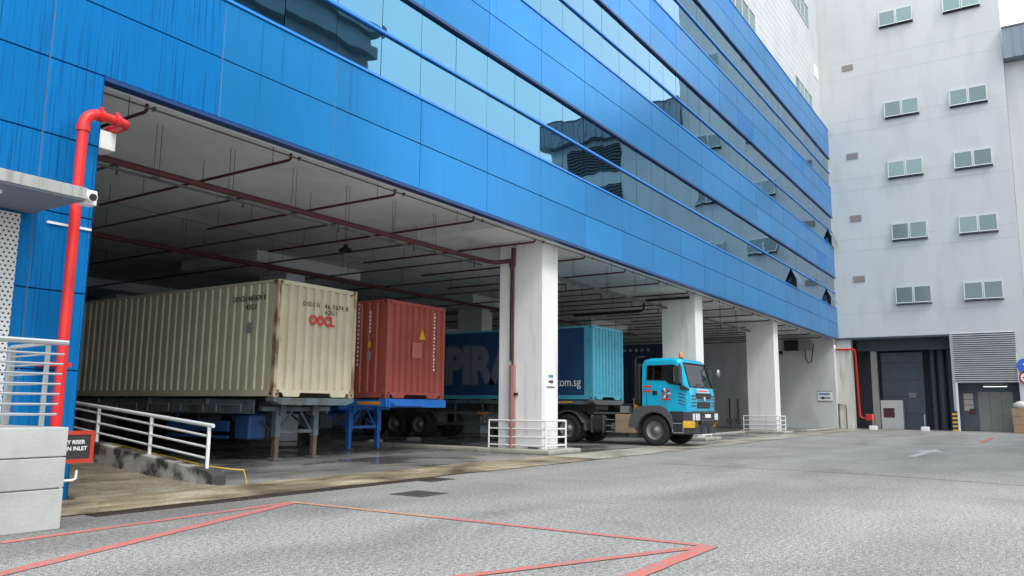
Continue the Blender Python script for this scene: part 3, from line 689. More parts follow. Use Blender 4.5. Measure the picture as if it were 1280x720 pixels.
def container(label, x, y, z, m, mpost, group, endn=9, siden=43, flat_side=None, L=L_, tunnel=True, cast=None):
    t = thing('shipping_container', label, 'container', (x+W_/2, y+L/2, z), group)
    x1, y1, z1 = x+W_, y+L, z+H_; cp = .13
    fl = flat_side
    (bx('side_wall', fl, t, x+.035, x+.06, y+cp+.22, y1-cp, z+.14, z1-.07) if fl else sheet_x(x+.012, corrug(siden, y+cp, y1-cp, 0), z+.14, z1-.065, 1).build('side_wall', m, t))
    if fl: bx('side_post', m, t, x+.01, x+.09, y+cp, y+cp+.22, z+.14, z1-.07)
    sheet_x(x1-.012, corrug(siden, y+cp, y1-cp, 0), z+.14, z1-.065, -1).build('side_wall', m, t)
    sheet_y(y+.015, corrug(endn, x+cp*.75, x1-cp*.75, 0, .062), z+.16, z1-.09, 1).build('end_wall', m, t)
    bx('door_end', m, t, x+cp, x1-cp, y1-.08, y1-.02, z+.12, z1-.1)
    bx('roof', m, t, x+.03, x1-.03, y+.05, y1-.05, z1-.045, z1-.012); bx('floor', 'darkplastic', t, x+.1, x1-.1, y+.15, y1-.1, z+.10, z+.14)
    for px in (x, x1-cp*.75):
        for py in (y, y1-cp):
            bx('corner_post', mpost, t, px+.004, px+cp*.75-.004, py+.004, py+cp-.004, z+.118, z1-.118, bevel=.006)
    for sx, px in ((1, x), (-1, x1)):
        for sy, py in ((1, y), (-1, y1)):
            for pz in (z, z1-.118):
                c_ = bx('corner_casting', cast or mpost, t, px, px+sx*.162, py, py+sy*.178, pz, pz+.118, bevel=.01)
                hz = MB().box(px+sx*.055, px+sx*.107, py-sy*.002, py+sy*.006, pz+.03, pz+.09); hz.box(px-sx*.002, px+sx*.006, py+sy*.06, py+sy*.12, pz+.03, pz+.09); hz.build('aperture', 'black', c_)
        xx = x if sx > 0 else x1-.06
        bx('bottom_rail', m, t, xx+.006, xx+.054, y+.18, y1-.18, z+.015, z+.155); bx('top_rail', m, t, xx+.003, xx+.057, y+.18, y1-.18, z1-.068, z1-.006)
    bx('top_end_rail', m, t, x+.162, x1-.162, y+.003, y+.06, z1-.095, z1-.006)
    sill = MB().box(x+.162, x1-.162, y+.005, y+.06, z+.10, z+.165)
    if tunnel:
        for a, b_ in ((x+.30, x+.72), (x1-.72, x1-.30)): sill.prism([(a, z+.012), (b_, z+.012), (b_+.05, z+.10), (a-.05, z+.10)], 'y', y+.006, y+.05)
    sill.build('end_sill', m, t)
    return t
def wheel(t, x, y, z, r, wd, sgn=-1, name='wheel'):
    """wheel whose outer face looks along sgn*X; x is the outer face"""
    ty = MB(); k = -sgn
    ty.lathe([(0.02*k, r*.60), (0, r*.68), (0, r*.86), (.03*k, r*.97), (.06*k, r), (wd*k-.06*k, r), (wd*k-.03*k, r*.97), (wd*k, r*.86), (wd*k, r*.6)], (x, y, z), 'x', 30)
    for i in range(4):                          # tread grooves read as dark rings
        pass
    wo = ty.build(name, 'rubber', t)
    rm = MB().lathe([(.02*k, r*.60), (.045*k, r*.56), (.05*k, r*.50), (.10*k, r*.44), (.10*k, r*.30), (.02*k, r*.24), (.0, r*.17), (-.02*k, r*.14), (-.025*k, 0)], (x, y, z), 'x', 30); rm.build('rim', 'rim', wo)
    b = MB()
    for i in range(10):
        a = 2*math.pi*i/10; yy, zz = y+math.cos(a)*r*.365, z+math.sin(a)*r*.365; b.cyl((x+.10*k, yy, zz), (x+.065*k, yy, zz), .018, 6)
    tag(b.build('wheel_nut', 'rim', wo), kind='stuff'); return wo
def trailer(label, x, y, zd, m, legm, legy, legbot, group, wheels=3, L=12.3, wy=None, side=None, legs=True, deck=False, stripe=False, xi=.30):
    """skeletal semi-trailer under a container whose underside is at zd; front at y"""
    t = thing('container_trailer', label, 'trailer', (x+W_/2, y+L/2, ZF), group)
    x1 = x+W_; cx = x+W_/2; zt = zd-.012
    for sx in (-1, 1):                            # main beams, thin at the gooseneck
        a = cx+sx*.48
        MB().prism([(y, zt-.17), (y, zt-.03), (y+L, zt-.03), (y+L, zt-.45), (y+3.1, zt-.45), (y+2.3, zt-.19)], 'x', a-.06, a+.06).build('main_beam', m, t)
        MB().box(a-.10, a+.10, y+.3, y+L, zt-.03, zt-.012).build('beam_flange', m, t)
    for i, yy in enumerate((y-.02, y+2.3, y+4.6, y+6.9, y+9.2, y+L-.25)):
        d = .26 if i in (0, 5) else .14
        b = MB()
        if i == 0:
            b.prism([(x, zt-.08), (x+.25, zt-.16), (x1-.25, zt-.16), (x1, zt-.08), (x1, zt), (x, zt)], 'y', yy, yy+d)
        else: b.box(x+.02, x1-.02, yy, yy+d, zt-.16, zt-.031)
        b.build('crossmember', m, t, bevel=.01)
    for xx in (x+.03, x1-.20):
        for yy in (y+.0, y+L-.22): bx('twist_lock', 'conduit', t, xx, xx+.17, yy+.02, yy+.18, zt-.001, zd+.003)
    if deck:
        for xx in (x-.02, x1-.04): bx('side_beam', m, t, xx, xx+.06, y-.05, y+2.9, zt-.20, zt-.035)
        bx('front_beam', m, t, x+.04, x1-.04, y-.10, y-.03, zt-.22, zt-.02)
        MB().prism([(x+.05, zt-.14), (x+.5, zt-.02), (x+1.1, zt-.02), (x+.7, zt-.14)], 'y', y-.13, y-.10).build('gusset', m, t)
        MB().prism([(y-.30, zt-.18), (y-.02, zt-.015), (y+.0, zt-.03), (y-.02, zt-.2)], 'x', x+.1, x+1.35).build('front_ramp', m, t)
        if stripe: bx('reflector', 'orange', t, x-.026, x-.020, y+.15, y+.95, zt-.155, zt-.075)
    if side:
        for xx in (x+.10, x1-.14): bx('side_rail', m, t, xx, xx+.04, y+.75, y+11.4, zt-.36, zt-.05)
    if legs:
        zl = legbot
        for sx in (-1, 1):
            lx = cx+sx*(W_/2-.50-xi+.30)
            MB().box(lx-.075, lx+.075, legy-.075, legy+.075, .52, zt-.19).build('landing_leg', legm, t, bevel=.01)
            lo = MB().box(lx-.055, lx+.055, legy-.055, legy+.055, ZF+.05, .53).build('leg_tube', zl, t); MB().box(lx-.12, lx+.12, legy-.13, legy+.13, ZF, ZF+.05).build('foot', 'conduit', t, bevel=.015)
            MB().cyl((lx+sx*-.02, legy+.08, zt-.22), (lx-sx*.35, legy+.75, zt-.35), .03, 8).build('leg_brace', legm, t)
            MB().cyl((lx-sx*.08, legy, .62), (cx+sx*.08, legy, zt-.24), .028, 8).build('leg_brace', legm, t)
            MB().cyl((lx, legy+.08, .62), (lx, legy+.95, zt-.32), .026, 8).build('leg_brace', legm, t)
        bx('leg_crossbar', legm, t, cx-.60, cx+.60, legy-.03, legy+.03, .60, .68)
        for sx in (-1, 1): bx('leg_hanger', m, t, cx+sx*.48-.08, cx+sx*.48+.08, legy-.12, legy+.12, zt-.40, zt-.17)
        bx('leg_carrier', m, t, x+.2, x1-.2, legy-.05, legy+.05, zt-.30, zt-.20)
    for k in range(wheels):
        yy = (wy if wy else y+L-3.3)+k*1.31
        for sx in (-1, 1):
            wheel(t, (x+.02 if sx < 0 else x1-.02), yy, .5+ZF, .5, .28, sx)
            wheel(t, (x+.34 if sx < 0 else x1-.34), yy, .5+ZF, .5, .28, sx)
        MB().cyl((x+.5, yy, .5+ZF), (x1-.5, yy, .5+ZF), .07, 10).build('axle', 'conduit', t)
        bx('suspension', 'conduit', t, cx-.58, cx+.58, yy-.08, yy+.08, .56, zt-.44)
    return t
CG = 'shipping containers parked in the loading bay'; TG = 'container trailers parked in the loading bay'
X1, Y1, Z1 = 11.60, 3.185, 1.409
cc = container('cream corrugated shipping container with red lettering and rusty corner post', X1, Y1, Z1, 'cream', 'creamrust', CG)
fy = Y1+.004
lettering('OOCL', 'oocl', cc, (X1+.93, fy, Z1+1.65), (1, 0, 0), (0, 0, 1), .78, .24, bold=.04, depth=.012)
lettering('OOCU', 'ink', cc, (X1+.72, fy, Z1+2.07), (1, 0, 0), (0, 0, 1), .50, .11, depth=.01, spacing=1.6)
lettering('46 7674 8', 'ink', cc, (X1+1.38, fy, Z1+2.07), (1, 0, 0), (0, 0, 1), .76, .11, depth=.01, spacing=1.3)
lettering('42G1', 'ink', cc, (X1+1.40, fy, Z1+1.93), (1, 0, 0), (0, 0, 1), .36, .10, depth=.01, spacing=1.4)
sxp = X1+.004
lettering('OOCU 467674 8', 'ink', cc, (sxp, Y1+1.55, Z1+2.15), (0, -1, 0), (0, 0, 1), 1.15, .12, depth=.01)
lettering('42G1', 'ink', cc, (sxp, Y1+1.08, Z1+1.95), (0, -1, 0), (0, 0, 1), .36, .12, depth=.01)
bx('data_plate', 'vent', cc, X1-.002, X1+.01, Y1+.84, Y1+1.0, Z1+1.42, Z1+1.66)
X2, Y2, Z2 = 15.46, 3.46, 1.43
rc = container('rusty red corrugated shipping container with a yellow warning triangle', X2, Y2, Z2, 'redbox', 'redbox', CG, tunnel=True)
MB().prism([(X2+1.30, Z2+1.62), (X2+1.56, Z2+1.62), (X2+1.42, Z2+1.90)], 'y', Y2-.004, Y2+.012).build('warning_triangle', 'yellow', rc)
bx('faded_patch', 'redfaded', rc, X2+1.02, X2+1.42, Y2+.006, Y2+.014, Z2+1.10, Z2+1.52)
for k in range(17): bx('marking', 'white', rc, X2+1.93, X2+1.97+.02*(k % 3 == 0), Y2+.003, Y2+.013, Z2+.78+k*.098, Z2+.835+k*.098)
for k in range(15): bx('marking', 'white', rc, X2+.003, X2+.010, Y2+1.02, Y2+1.07, Z2+.85+k*.115, Z2+.92+k*.115)
for k in range(6): bx('marking', 'white', rc, X2+.003, X2+.010, Y2+.60, Y2+.65, Z2+1.72+k*.1, Z2+1.79+k*.1)
bx('data_plate', 'yellow', rc, X2+.002, X2+.010, Y2+.58, Y2+.68, Z2+1.32, Z2+1.48); bx('data_plate', 'vent', rc, X2+.002, X2+.010, Y2+.56, Y2+.70, Z2+1.0, Z2+1.2)
X3, Y3, Z3 = 24.59, 2.20, 1.50
bc = container('turquoise fronted box body with dark blue lettered side behind the truck cab', X3, Y3, Z3, 'turq', 'turq', CG, endn=9, flat_side='navycurtain', tunnel=True)
sx_ = X3+.0345
lettering('PIRA', 'letterlight', bc, (sx_, 8.72, 2.04), (0, -1, 0), (0, 0, 1), 3.45, 1.52, bold=.075, depth=.004)
lettering('PIRA', 'lettergrey', bc, (sx_-.004, 8.67, 2.09), (0, -1, 0), (0, 0, 1), 3.35, 1.42, bold=.05, depth=.004)
lettering('.com.sg', 'white', bc, (sx_-.002, 3.78, 1.87), (0, -1, 0), (0, 0, 1), 1.08, .30, depth=.004)
X4, Y4, Z4 = 32.2, 2.7, 1.40
nc = container('dark navy container half hidden behind the white truck column', X4, Y4, Z4, 'navybox', 'navybox', CG)
for k in range(5): bx('marking', 'vent', nc, X4-.002, X4+.01, Y4+.7+k*.28, Y4+.82+k*.28, Z4+2.28, Z4+2.40)
t1 = trailer('grey teal skeletal trailer with rusty landing legs carrying the cream container', X1, Y1, Z1, 'chassisteal', 'chassisteal', Y1+.62, 'rust', TG, side=True, xi=.45)
MB().box(X1+.32, X1+.80, 4.32, 4.84, .45, 1.02).build('tool_box', 'navysteel', t1, bevel=.05, seg=3)
bx('tank_rail', 'navysteel', t1, X1+.3, X1+.36, 5.05, 7.4, .62, .86); bx('tank_rail', 'navysteel', t1, X1+.30, X1+.36, 5.06, 7.4, .46, .52)
for yy in (4.6, 5.0, 7.2): bx('tank_strap', 'navysteel', t1, X1+.42, X1+.48, yy, yy+.05, .85, Z1-.2)
for k in range(5):
    fr = MB(); ya = 4.3+k*1.35; fr.box(X1+.05, X1+.07, ya, ya+.9, Z1-.18, Z1-.16).box(X1+.05, X1+.07, ya, ya+.03, Z1-.34, Z1-.18).box(X1+.05, X1+.07, ya+.87, ya+.9, Z1-.34, Z1-.18); fr.build('bracket', 'legsteel', t1)
t2 = trailer('bright blue skeletal trailer with orange side reflector carrying the red container', X2, Y2, Z2, 'chassisblue', 'chassisblue', Y2+1.9, 'chassisblue', TG, deck=True, stripe=True, xi=.45)
t3 = trailer('dark trailer coupled to the turquoise truck under the lettered box body', X3, Y3, Z3, 'conduit', 'conduit', Y3+4.6, 'conduit', TG, wheels=3, wy=9.97, legs=True)
for z in (.58, .98): bx('side_guard', 'chassisteal', t3, X3+.04, X3+.08, 5.2, 9.15, z-.05, z+.05)
for y in (5.3, 6.9, 8.2, 9.05): bx('side_guard_post', 'chassisteal', t3, X3+.08, X3+.12, y, y+.06, .5, Z3-.14)
bx('tool_box', 'galv', t3, X3+.05, X3+.6, 5.75, 6.75, .42, .92, bevel=.03); bx('side_marker', 'orange', t3, X3+.030, X3+.038, 6.6, 7.2, .955, 1.005)
bx('side_rave', 'chassisteal', t3, X3+.0, X3+.05, Y3+.2, 14.3, Z3-.16, Z3-.03); bx('side_marker', 'yellow', t3, X3-.006, X3-.0005, 3.0, 3.9, Z3-.11, Z3-.06)
t4 = trailer('dark trailer standing under the navy container behind the truck column', X4, Y4, Z4, 'conduit', 'conduit', Y4+2.0, 'conduit', TG)

# concrete wheel stops
for (a, b_, lab) in (((22.0, 9.9), (22.5, 9.9), 0), ((24.0-3.6, 10.4), (24.5, 9.3), 1)):
    pass
for i, (x, y) in enumerate(((19.3, 7.6), (21.6, 7.9))):
    tag(MB().prism([(x, ZF), (x+.7, ZF), (x+.64, ZF+.13), (x+.06, ZF+.13)], 'y', y, y+.16).build('wheel_stop', 'concrete', bevel=.015, org=(x, y, ZF)), ('small grey concrete wheel stop close to the end of the kerb island', 'small grey concrete wheel stop beside the dark trailer wheels')[i], 'wheel stop', 'concrete wheel stops on the bay floor')

# ================================================================== TRUCK
TX, TW = 24.60, 2.46
tr = thing('tractor_truck', 'turquoise tractor truck with day cab standing at the edge of the bay', 'truck', (TX+TW/2, 1.2, ZF))
cxm = TX+TW/2
def cabloft():
    base = [(.42, 1.22), (.42, 2.10), (.42, 2.72), (.34, 2.84), (.10, 2.89), (-.60, 2.90), (-.86, 2.86), (-.98, 2.76), (-1.24, 1.90), (-1.28, 1.80), (-1.30, 1.50), (-1.28, 1.12), (-.55, 1.12), (-.5, 1.22)]
    st = [(0, .16, .11, 0), (.035, .08, .055, 0), (.12, .02, .015, 0), (.3, 0, 0, 0)]
    m = MB(); rings = []
    xs_ = [(TX+a, b, c) for a, b, c, _ in st]+[(TX+TW-a, b, c) for a, b, c, _ in st[::-1]]
    for x, fb, rd in xs_:
        ring = []
        for y, z in base:
            yy = y+(fb*min(1, max(0, (-y-.5)/.5)) if y < -.5 and z > 1.1 else 0); zz = z-(rd if z > 2.6 else 0)
            if y > .3: yy = y-fb*.3
            xx = x+(.06*(z-2.0)/.9*(1 if x < cxm else -1) if z > 2.0 else 0)
            ring.append((xx, yy, zz))
        rings.append(ring)
    n = len(base); vs = [v for r_ in rings for v in r_]
    m.add(vs, [(i*n+k, i*n+(k+1) % n, (i+1)*n+(k+1) % n, (i+1)*n+k) for i in range(len(rings)-1) for k in range(n)], True)
    m.add(vs, [tuple(range(n)), tuple(range(len(vs)-n, len(vs)))[::-1]])
    return m
win = [(.20, 2.16), (.20, 2.63), (-.74, 2.64), (-.84, 2.56), (-.98, 1.98), (-.60, 2.03), (-.45, 2.14)]
def cut_cab():
    o = cabloft().build('cab', 'cab', tr)
    cuts = []
    m = MB().prism([(.30, 1.45), (.30, 2.74), (-.80, 2.76), (-1.10, 1.88), (-1.12, 1.45)], 'x', TX+.10, TX+TW-.10); cuts.append(m)
    cuts.append(MB().prism(win, 'x', TX-.5, TX+TW+.5))
    cuts.append(MB().prism([(TX+.15, 1.93), (TX+TW-.15, 1.93), (TX+TW-.23, 2.72), (TX+.23, 2.72)], 'y', -1.7, -.75))
    tmp = []
    for k, m in enumerate(cuts):
        c_ = m.build('cutter', 'interior', tr); tmp.append(c_); b_ = o.modifiers.new('cut', 'BOOLEAN'); b_.operation = 'DIFFERENCE'; b_.solver = 'EXACT'; b_.object = c_; b_.material_mode = 'TRANSFER'
    bpy.context.view_layer.update()
    me = bpy.data.meshes.new_from_object(o.evaluated_get(bpy.context.evaluated_depsgraph_get()))
    o.modifiers.clear(); o.data = me
    for c_ in tmp: bpy.data.objects.remove(c_)
    bv = o.modifiers.new('bevel', 'BEVEL'); bv.width = .014; bv.segments = 2; bv.limit_method = 'ANGLE'; bv.angle_limit = R(30)
    for p in o.data.polygons: p.use_smooth = True
    o.modifiers.new('wn', 'WEIGHTED_NORMAL'); return o
cabo = cut_cab()
for sx in (.28, TW-.82):
    MB().box(TX+sx, TX+sx+.54, -.55, .0, 1.46, 1.75).build('seat', 'seat', tr, bevel=.05); MB().prism([(-.02, 1.7), (.14, 1.7), (.26, 2.35), (.12, 2.35)], 'x', TX+sx+.03, TX+sx+.51).build('seat_back', 'seat', tr, bevel=.04); bx('headrest', 'seat', tr, TX+sx+.14, TX+sx+.40, .16, .27, 2.37, 2.56, bevel=.03)
bx('dashboard', 'interior', tr, TX+.11, TX+TW-.11, -1.08, -.80, 1.46, 1.88, bevel=.05)
MB().lathe([(0, .20), (.02, .225), (.0, .235), (-.02, .225), (0, .20)], (TX+.62, -.68, 2.02), 'y', 24).build('steering_wheel', 'black', tr)
MB().cyl((TX+.62, -.82, 1.92), (TX+.62, -.68, 2.02), .04, 10).build('steering_column', 'interior', tr)
for k, (dx, m_) in enumerate(((.45, 'white'), (1.2, 'cardboard'), (1.7, 'white'))): MB().box(TX+dx, TX+dx+.3, -1.04, -.86, 1.882, 1.905+.03*k).build('dashboard_paper', m_, tr)
def side_poly(name, m, pts, off, parent, th=.012):
    """polygon on the cab side (right-hand side and its mirror): pts (Y, Z), leaning in above 2.0 m"""
    for sgn in (1, -1):
        ms = MB(); n = len(pts); vs = []
        for o in (off, off-th):
            for y, z in pts:
                xx = (.06*(z-2.0)/.9 if z > 2.0 else 0)-o
                vs.append(((TX+xx) if sgn > 0 else (TX+TW-xx), y, z))
        ms.add(vs, [tuple(range(n))[::-1], tuple(range(n, 2*n))]+[(k, (k+1) % n, n+(k+1) % n, n+k) for k in range(n)])
        o_ = ms.build(name, m, parent)
    return o_
for k in range(len(win)):
    (ya_, za_), (yb_, zb_) = win[k], win[(k+1) % len(win)]
    for sgn in (1, -1):
        X_ = lambda z: (TX+(.06*(z-2.0)/.9 if z > 2 else 0)-.003) if sgn > 0 else (TX+TW-(.06*(z-2.0)/.9 if z > 2 else 0)+.003)
        MB().cyl((X_(za_), ya_, za_), (X_(zb_), yb_, zb_), .016, 6).build('window_seal', 'black', tr)
side_poly('side_window', 'cabglass', win, -.03, tr, .006)
side_poly('window_bar', 'black', [(.0, 2.16), (.0, 2.63), (-.04, 2.63), (-.04, 2.16)], -.02, tr)
side_poly('door_seam', 'blue_edge', [(.21, 1.24), (.21, 2.12), (.225, 2.12), (.225, 1.24)], .003, tr)
side_poly('door_handle', 'black', [(-.00, 1.66), (-.00, 1.80), (-.16, 1.80), (-.16, 1.66)], .012, tr)
for k in range(4): side_poly('door_decal', 'oocl' if k % 2 == 0 else 'signtext', [(.34, 1.92-.08*k), (.34, 1.97-.08*k), (.03 if k < 3 else .1, 1.97-.08*k), (.03 if k < 3 else .1, 1.92-.08*k)], .004, tr, .003)
# wheel-shaped emblem on the door
def emblem():
    for i in range(10):
        a = 2*math.pi*i/10; c_, s_ = math.cos(a), math.sin(a); cy, cz = -.46, 1.72
        P_ = lambda r, t_: (cy+r*math.cos(a+t_), cz+r*math.sin(a+t_))
        side_poly('door_emblem', ('oocl', 'ink', 'white')[i % 3], [P_(.05, -.25), P_(.17, -.22), P_(.17, .22), P_(.05, .25)], .005, tr, .003)
    side_poly('door_emblem', 'oocl', [(-.64, 1.50), (-.64, 1.55), (-.28, 1.55), (-.28, 1.50)], .005, tr, .003)
emblem()
# windscreen
def front_y(z): return np.interp(z, [1.12, 1.50, 1.80, 1.90, 2.76, 2.86], [-1.28, -1.30, -1.28, -1.24, -.98, -.86])
def front_poly(name, m, pts, off, parent, th=.012):
    ms = MB(); n = len(pts); vs = [(x, front_y(z)-o, z) for o in (off, off-th) for x, z in pts]
    ms.add(vs, [tuple(range(n)), tuple(range(n, 2*n))[::-1]]+[(k, (k+1) % n, n+(k+1) % n, n+k) for k in range(n)]); return ms.build(name, m, parent)
wsp = [(TX+.15, 1.93), (TX+TW-.15, 1.93), (TX+TW-.23, 2.72), (TX+.23, 2.72)]
for k in range(4):
    (xa_, za_), (xb_, zb_) = wsp[k], wsp[(k+1) % 4]; MB().cyl((xa_, front_y(za_)-.004, za_), (xb_, front_y(zb_)-.004, zb_), .018, 6).build('windscreen_seal', 'black', tr)
front_poly('windscreen', 'windscreen', wsp, -.02, tr, .006)
for a in (.5, 1.3): MB().tube([(TX+a, -1.27, 1.92), (TX+a+.62, -1.225, 2.05)], .012, 6).build('wiper', 'black', tr)
front_poly('grille', 'black', [(TX+.62, 1.24), (TX+TW-.62, 1.24), (TX+TW-.50, 1.73), (TX+.50, 1.73)], .012, tr, .02)
for k in range(4): MB().box(TX+.66, TX+TW-.66, -1.322, -1.312, 1.30+k*.105, 1.32+k*.105).build('grille_bar', 'greyplastic', tr)
MB().cyl((cxm, -1.312, 1.55), (cxm, -1.335, 1.55), .07, 16).build('emblem', 'lampglass', tr)
front_poly('front_decal', 'white', [(TX+.70, 1.755), (TX+TW-.70, 1.755), (TX+TW-.70, 1.86), (TX+.70, 1.86)], .006, tr, .004)
for k in range(7): front_poly('front_decal', 'oocl', [(TX+.76+k*.135, 1.775), (TX+.85+k*.135, 1.775), (TX+.85+k*.135, 1.842), (TX+.76+k*.135, 1.842)], .008, tr, .003)
for k in range(4):                                 # curved air slots on the cab corner
    z = 1.33+k*.105
    for sgn in (1, -1):
        ms = MB(); xx = TX-.004 if sgn > 0 else TX+TW+.004
        ms.prism([(-.88, z+.06), (-1.10, z), (-1.10, z+.035), (-.88, z+.095)], 'x', xx, xx+sgn*.03); ms.build('air_slot', 'ink', tr)
        ms = MB(); a, b_ = (TX+.03, TX+.50) if sgn > 0 else (TX+TW-.50, TX+TW-.03)
        ms.box(a+.1*(sgn > 0), b_-.1*(sgn < 0), -1.31, -1.28, z-.02, z+.012); ms.build('air_slot', 'ink', tr)
# bumper and lights
MB().prism([(TX-.02, -1.05), (TX+.16, -1.40), (TX+TW-.16, -1.40), (TX+TW+.02, -1.05), (TX+TW+.02, -.62), (TX-.02, -.62)], 'z', .80, 1.15).build('bumper', 'darkplastic', tr, bevel=.04, )
MB().prism([(TX+.02, -1.02), (TX+.2, -1.34), (TX+TW-.2, -1.34), (TX+TW-.02, -1.02), (TX+TW-.02, -.62), (TX+.02, -.62)], 'z', .40, .80).build('lower_bumper', 'darkplastic', tr, bevel=.05)
bx('bumper_grille', 'black', tr, TX+.62, TX+TW-.62, -1.415, -1.38, .72, 1.10)
for k in range(2): bx('bumper_bar', 'greyplastic', tr, TX+.64, TX+TW-.64, -1.425, -1.415, .84+k*.12, .87+k*.12)
bx('number_plate', 'white', tr, cxm-.26, cxm+.26, -1.432, -1.42, .93, 1.05)
for sgn in (1, -1):
    e = TX if sgn > 0 else TX+TW
    MB().prism([(e+sgn*.10, -1.335), (e+sgn*.20, -1.412), (e+sgn*.52, -1.412), (e+sgn*.52, -1.38), (e+sgn*.20, -1.38), (e+sgn*.12, -1.30)], 'z', .86, 1.07).build('headlight', 'lampglass', tr)
    ch = [(e-sgn*.02, -1.05), (e+sgn*.14, -1.365), (e+sgn*.45, -1.375), (e+sgn*.45, -1.34), (e+sgn*.15, -1.32), (e+sgn*.0, -1.03)]
    MB().prism(ch, 'z', .62, .84).build('warning_board', 'yellow', tr)
    for k in range(3):
        a = .17+k*.1; MB().prism([(e+sgn*a, .62), (e+sgn*(a+.045), .62), (e+sgn*(a+.11), .84), (e+sgn*(a+.065), .84)], 'y', -1.384, -1.372).build('warning_stripe', 'black', tr)
    for k in range(2):
        yy = -1.08-k*.12; xx = e+sgn*(.0+k*.062); MB().prism([(xx, yy, ), (xx+sgn*.02, yy-.05), (xx+sgn*.035, yy-.04), (xx+sgn*.01, yy+.01)], 'z', .63, .83).build('warning_stripe', 'black', tr)
    bx('tow_bar', 'greyplastic', tr, cxm+sgn*.3-.03, cxm+sgn*.3+.03, -1.45, -1.30, .42, .62)
    # mirrors
    mx = e-sgn*.16
    MB().tube([(e+sgn*.02, -.93, 2.62), (mx, -1.02, 2.66), (mx, -1.04, 2.60)], .018, 8).tube([(e+sgn*.0, -1.0, 1.95), (mx, -1.04, 2.05), (mx, -1.04, 2.1)], .018, 8).build('mirror_arm', 'black', tr)
    MB().box(mx-.12, mx+.12, -1.06, -.86, 2.02, 2.60).build('mirror', 'darkplastic', tr, bevel=.04, seg=3)
    MB().box(mx-.095, mx+.095, -.858, -.852, 2.08, 2.55).build('mirror_glass', 'lampglass', tr)
    MB().prism([(-.98, 1.83), (-1.28, 1.80), (-1.26, 1.87), (-1.1, 1.96), (-.96, 1.96)], 'x', e-sgn*.05, e+sgn*.02).build('mirror_base', 'darkplastic', tr, bevel=.02)
MB().tube([(TX+TW-.05, -1.02, 2.70), (TX+TW+.12, -1.30, 2.68), (TX+TW+.14, -1.34, 2.52)], .014, 8).build('front_mirror_arm', 'black', tr)
MB().lathe([(0, 0), (.0, .12), (.04, .13), (.08, .08), (.09, 0)], (TX+TW+.14, -1.38, 2.46), 'y', 18).build('front_mirror', 'galv', tr)
# roof beacon
MB().cyl((TX+1.15, -.55, 2.895), (TX+1.15, -.55, 2.95), .075, 14).build('beacon_base', 'black', tr); MB().lathe([(0, .065), (.12, .062), (.17, .04), (.18, 0)], (TX+1.15, -.55, 2.95), 'z', 14).build('beacon', 'amber', tr)
# fender, steps
for sgn in (1, -1):
    e = TX+.0 if sgn > 0 else TX+TW; yc, zc = -.03, .50
    pr = []; N_ = 16
    for k in range(N_+1):
        a = R(8)+R(164)*k/N_; pr.append((yc+.60*math.cos(a), zc+.60*math.sin(a)))
    outer = [(.86, .64), (.80, .95), (.62, 1.25), (.30, 1.32), (-.25, 1.32), (-.45, 1.24), (-.66, 1.0), (-.70, .60)]
    m = MB(); poly = [(y, z) for y, z in outer]+[p for p in pr[::-1]]
    m.prism(poly, 'x', e-sgn*.03, e+sgn*.45); m.build('fender', 'greyplastic', tr, bevel=.015)
    for k, z in enumerate((.44, .74, 1.0)):
        bx('step', 'galv', tr, e+sgn*.0, e+sgn*.3, -1.02+.04*k, -.66, z, z+.035)
    bx('step_well', 'black', tr, e+sgn*.06, e+sgn*.4, -1.02, -.64, .46, 1.12)
    bx('step_post', 'galv', tr, e+sgn*.0, e+sgn*.03, -1.04, -1.01, .44, 1.1)
    bx('step_post', 'galv', tr, e+sgn*.0, e+sgn*.03, -.68, -.65, .44, .76)
for yy, wd in ((-.03, .30), (3.25, .30)):
    for sgn in (1, -1):
        wheel(tr, TX+.05 if sgn < 0 else TX+TW-.05, yy, .5+ZF, .5, wd, sgn)
        if yy > 1: wheel(tr, TX+.37 if sgn < 0 else TX+TW-.37, yy, .5+ZF, .5, wd, sgn)
    MB().cyl((TX+.3, yy, .5), (TX+TW-.3, yy, .5), .08, 10).build('axle', 'conduit', tr)
# chassis and equipment
for sgn in (-1, 1): bx('chassis_rail', 'black', tr, cxm+sgn*.40-.04, cxm+sgn*.40+.04, -1.0, 4.1, .72, 1.0)
bx('engine', 'black', tr, cxm-.5, cxm+.5, -.9, .8, .55, 1.2)
bx('fuel_tank', 'darkplastic', tr, TX+.10, TX+.62, 1.78, 2.44, .40, .98, bevel=.12); 
for y in (1.86, 2.30): bx('tank_strap', 'greyplastic', tr, TX+.09, TX+.62, y, y+.05, .395, .99)
bx('battery_box', 'tanbox', tr, TX+.02, TX+.60, .66, 1.40, .40, 1.02, bevel=.03); bx('box_recess', 'vent', tr, TX+.010, TX+.0195, .75, 1.30, .84, .87)
bx('box_recess', 'vent', tr, TX+.010, TX+.0195, .75, 1.30, .52, .54)
for z in (.42, .62, .82): bx('step', 'galv', tr, TX+.06, TX+.4, 1.44, 1.76, z, z+.03)
bx('catwalk', 'conduit', tr, TX+.2, TX+TW-.2, .75, 2.3, 1.03, 1.07)
bx('control_box', 'legsteel', tr, TX+.12, TX+.42, .95, 1.24, 1.07, 1.30); MB().cyl((TX+.3, .72, 1.03), (TX+.3, .72, 1.50), .10, 14).build('filter_canister', 'yellow', tr); MB().cyl((TX+.3, .72, 1.50), (TX+.3, .72, 1.56), .125, 14).build('canister_lid', 'tanbox', tr)
MB().tube([(TX+.12, .66, 1.5), (TX+.12, .66, 2.86), (TX+.12, .62, 2.92), (TX+.12, .35, 2.93)], .026, 10).build('rear_frame', 'darkplastic', tr)
MB().tube([(TX+TW-.12, .66, 1.5), (TX+TW-.12, .66, 2.86), (TX+TW-.12, .62, 2.92)], .026, 10).build('rear_frame', 'darkplastic', tr)
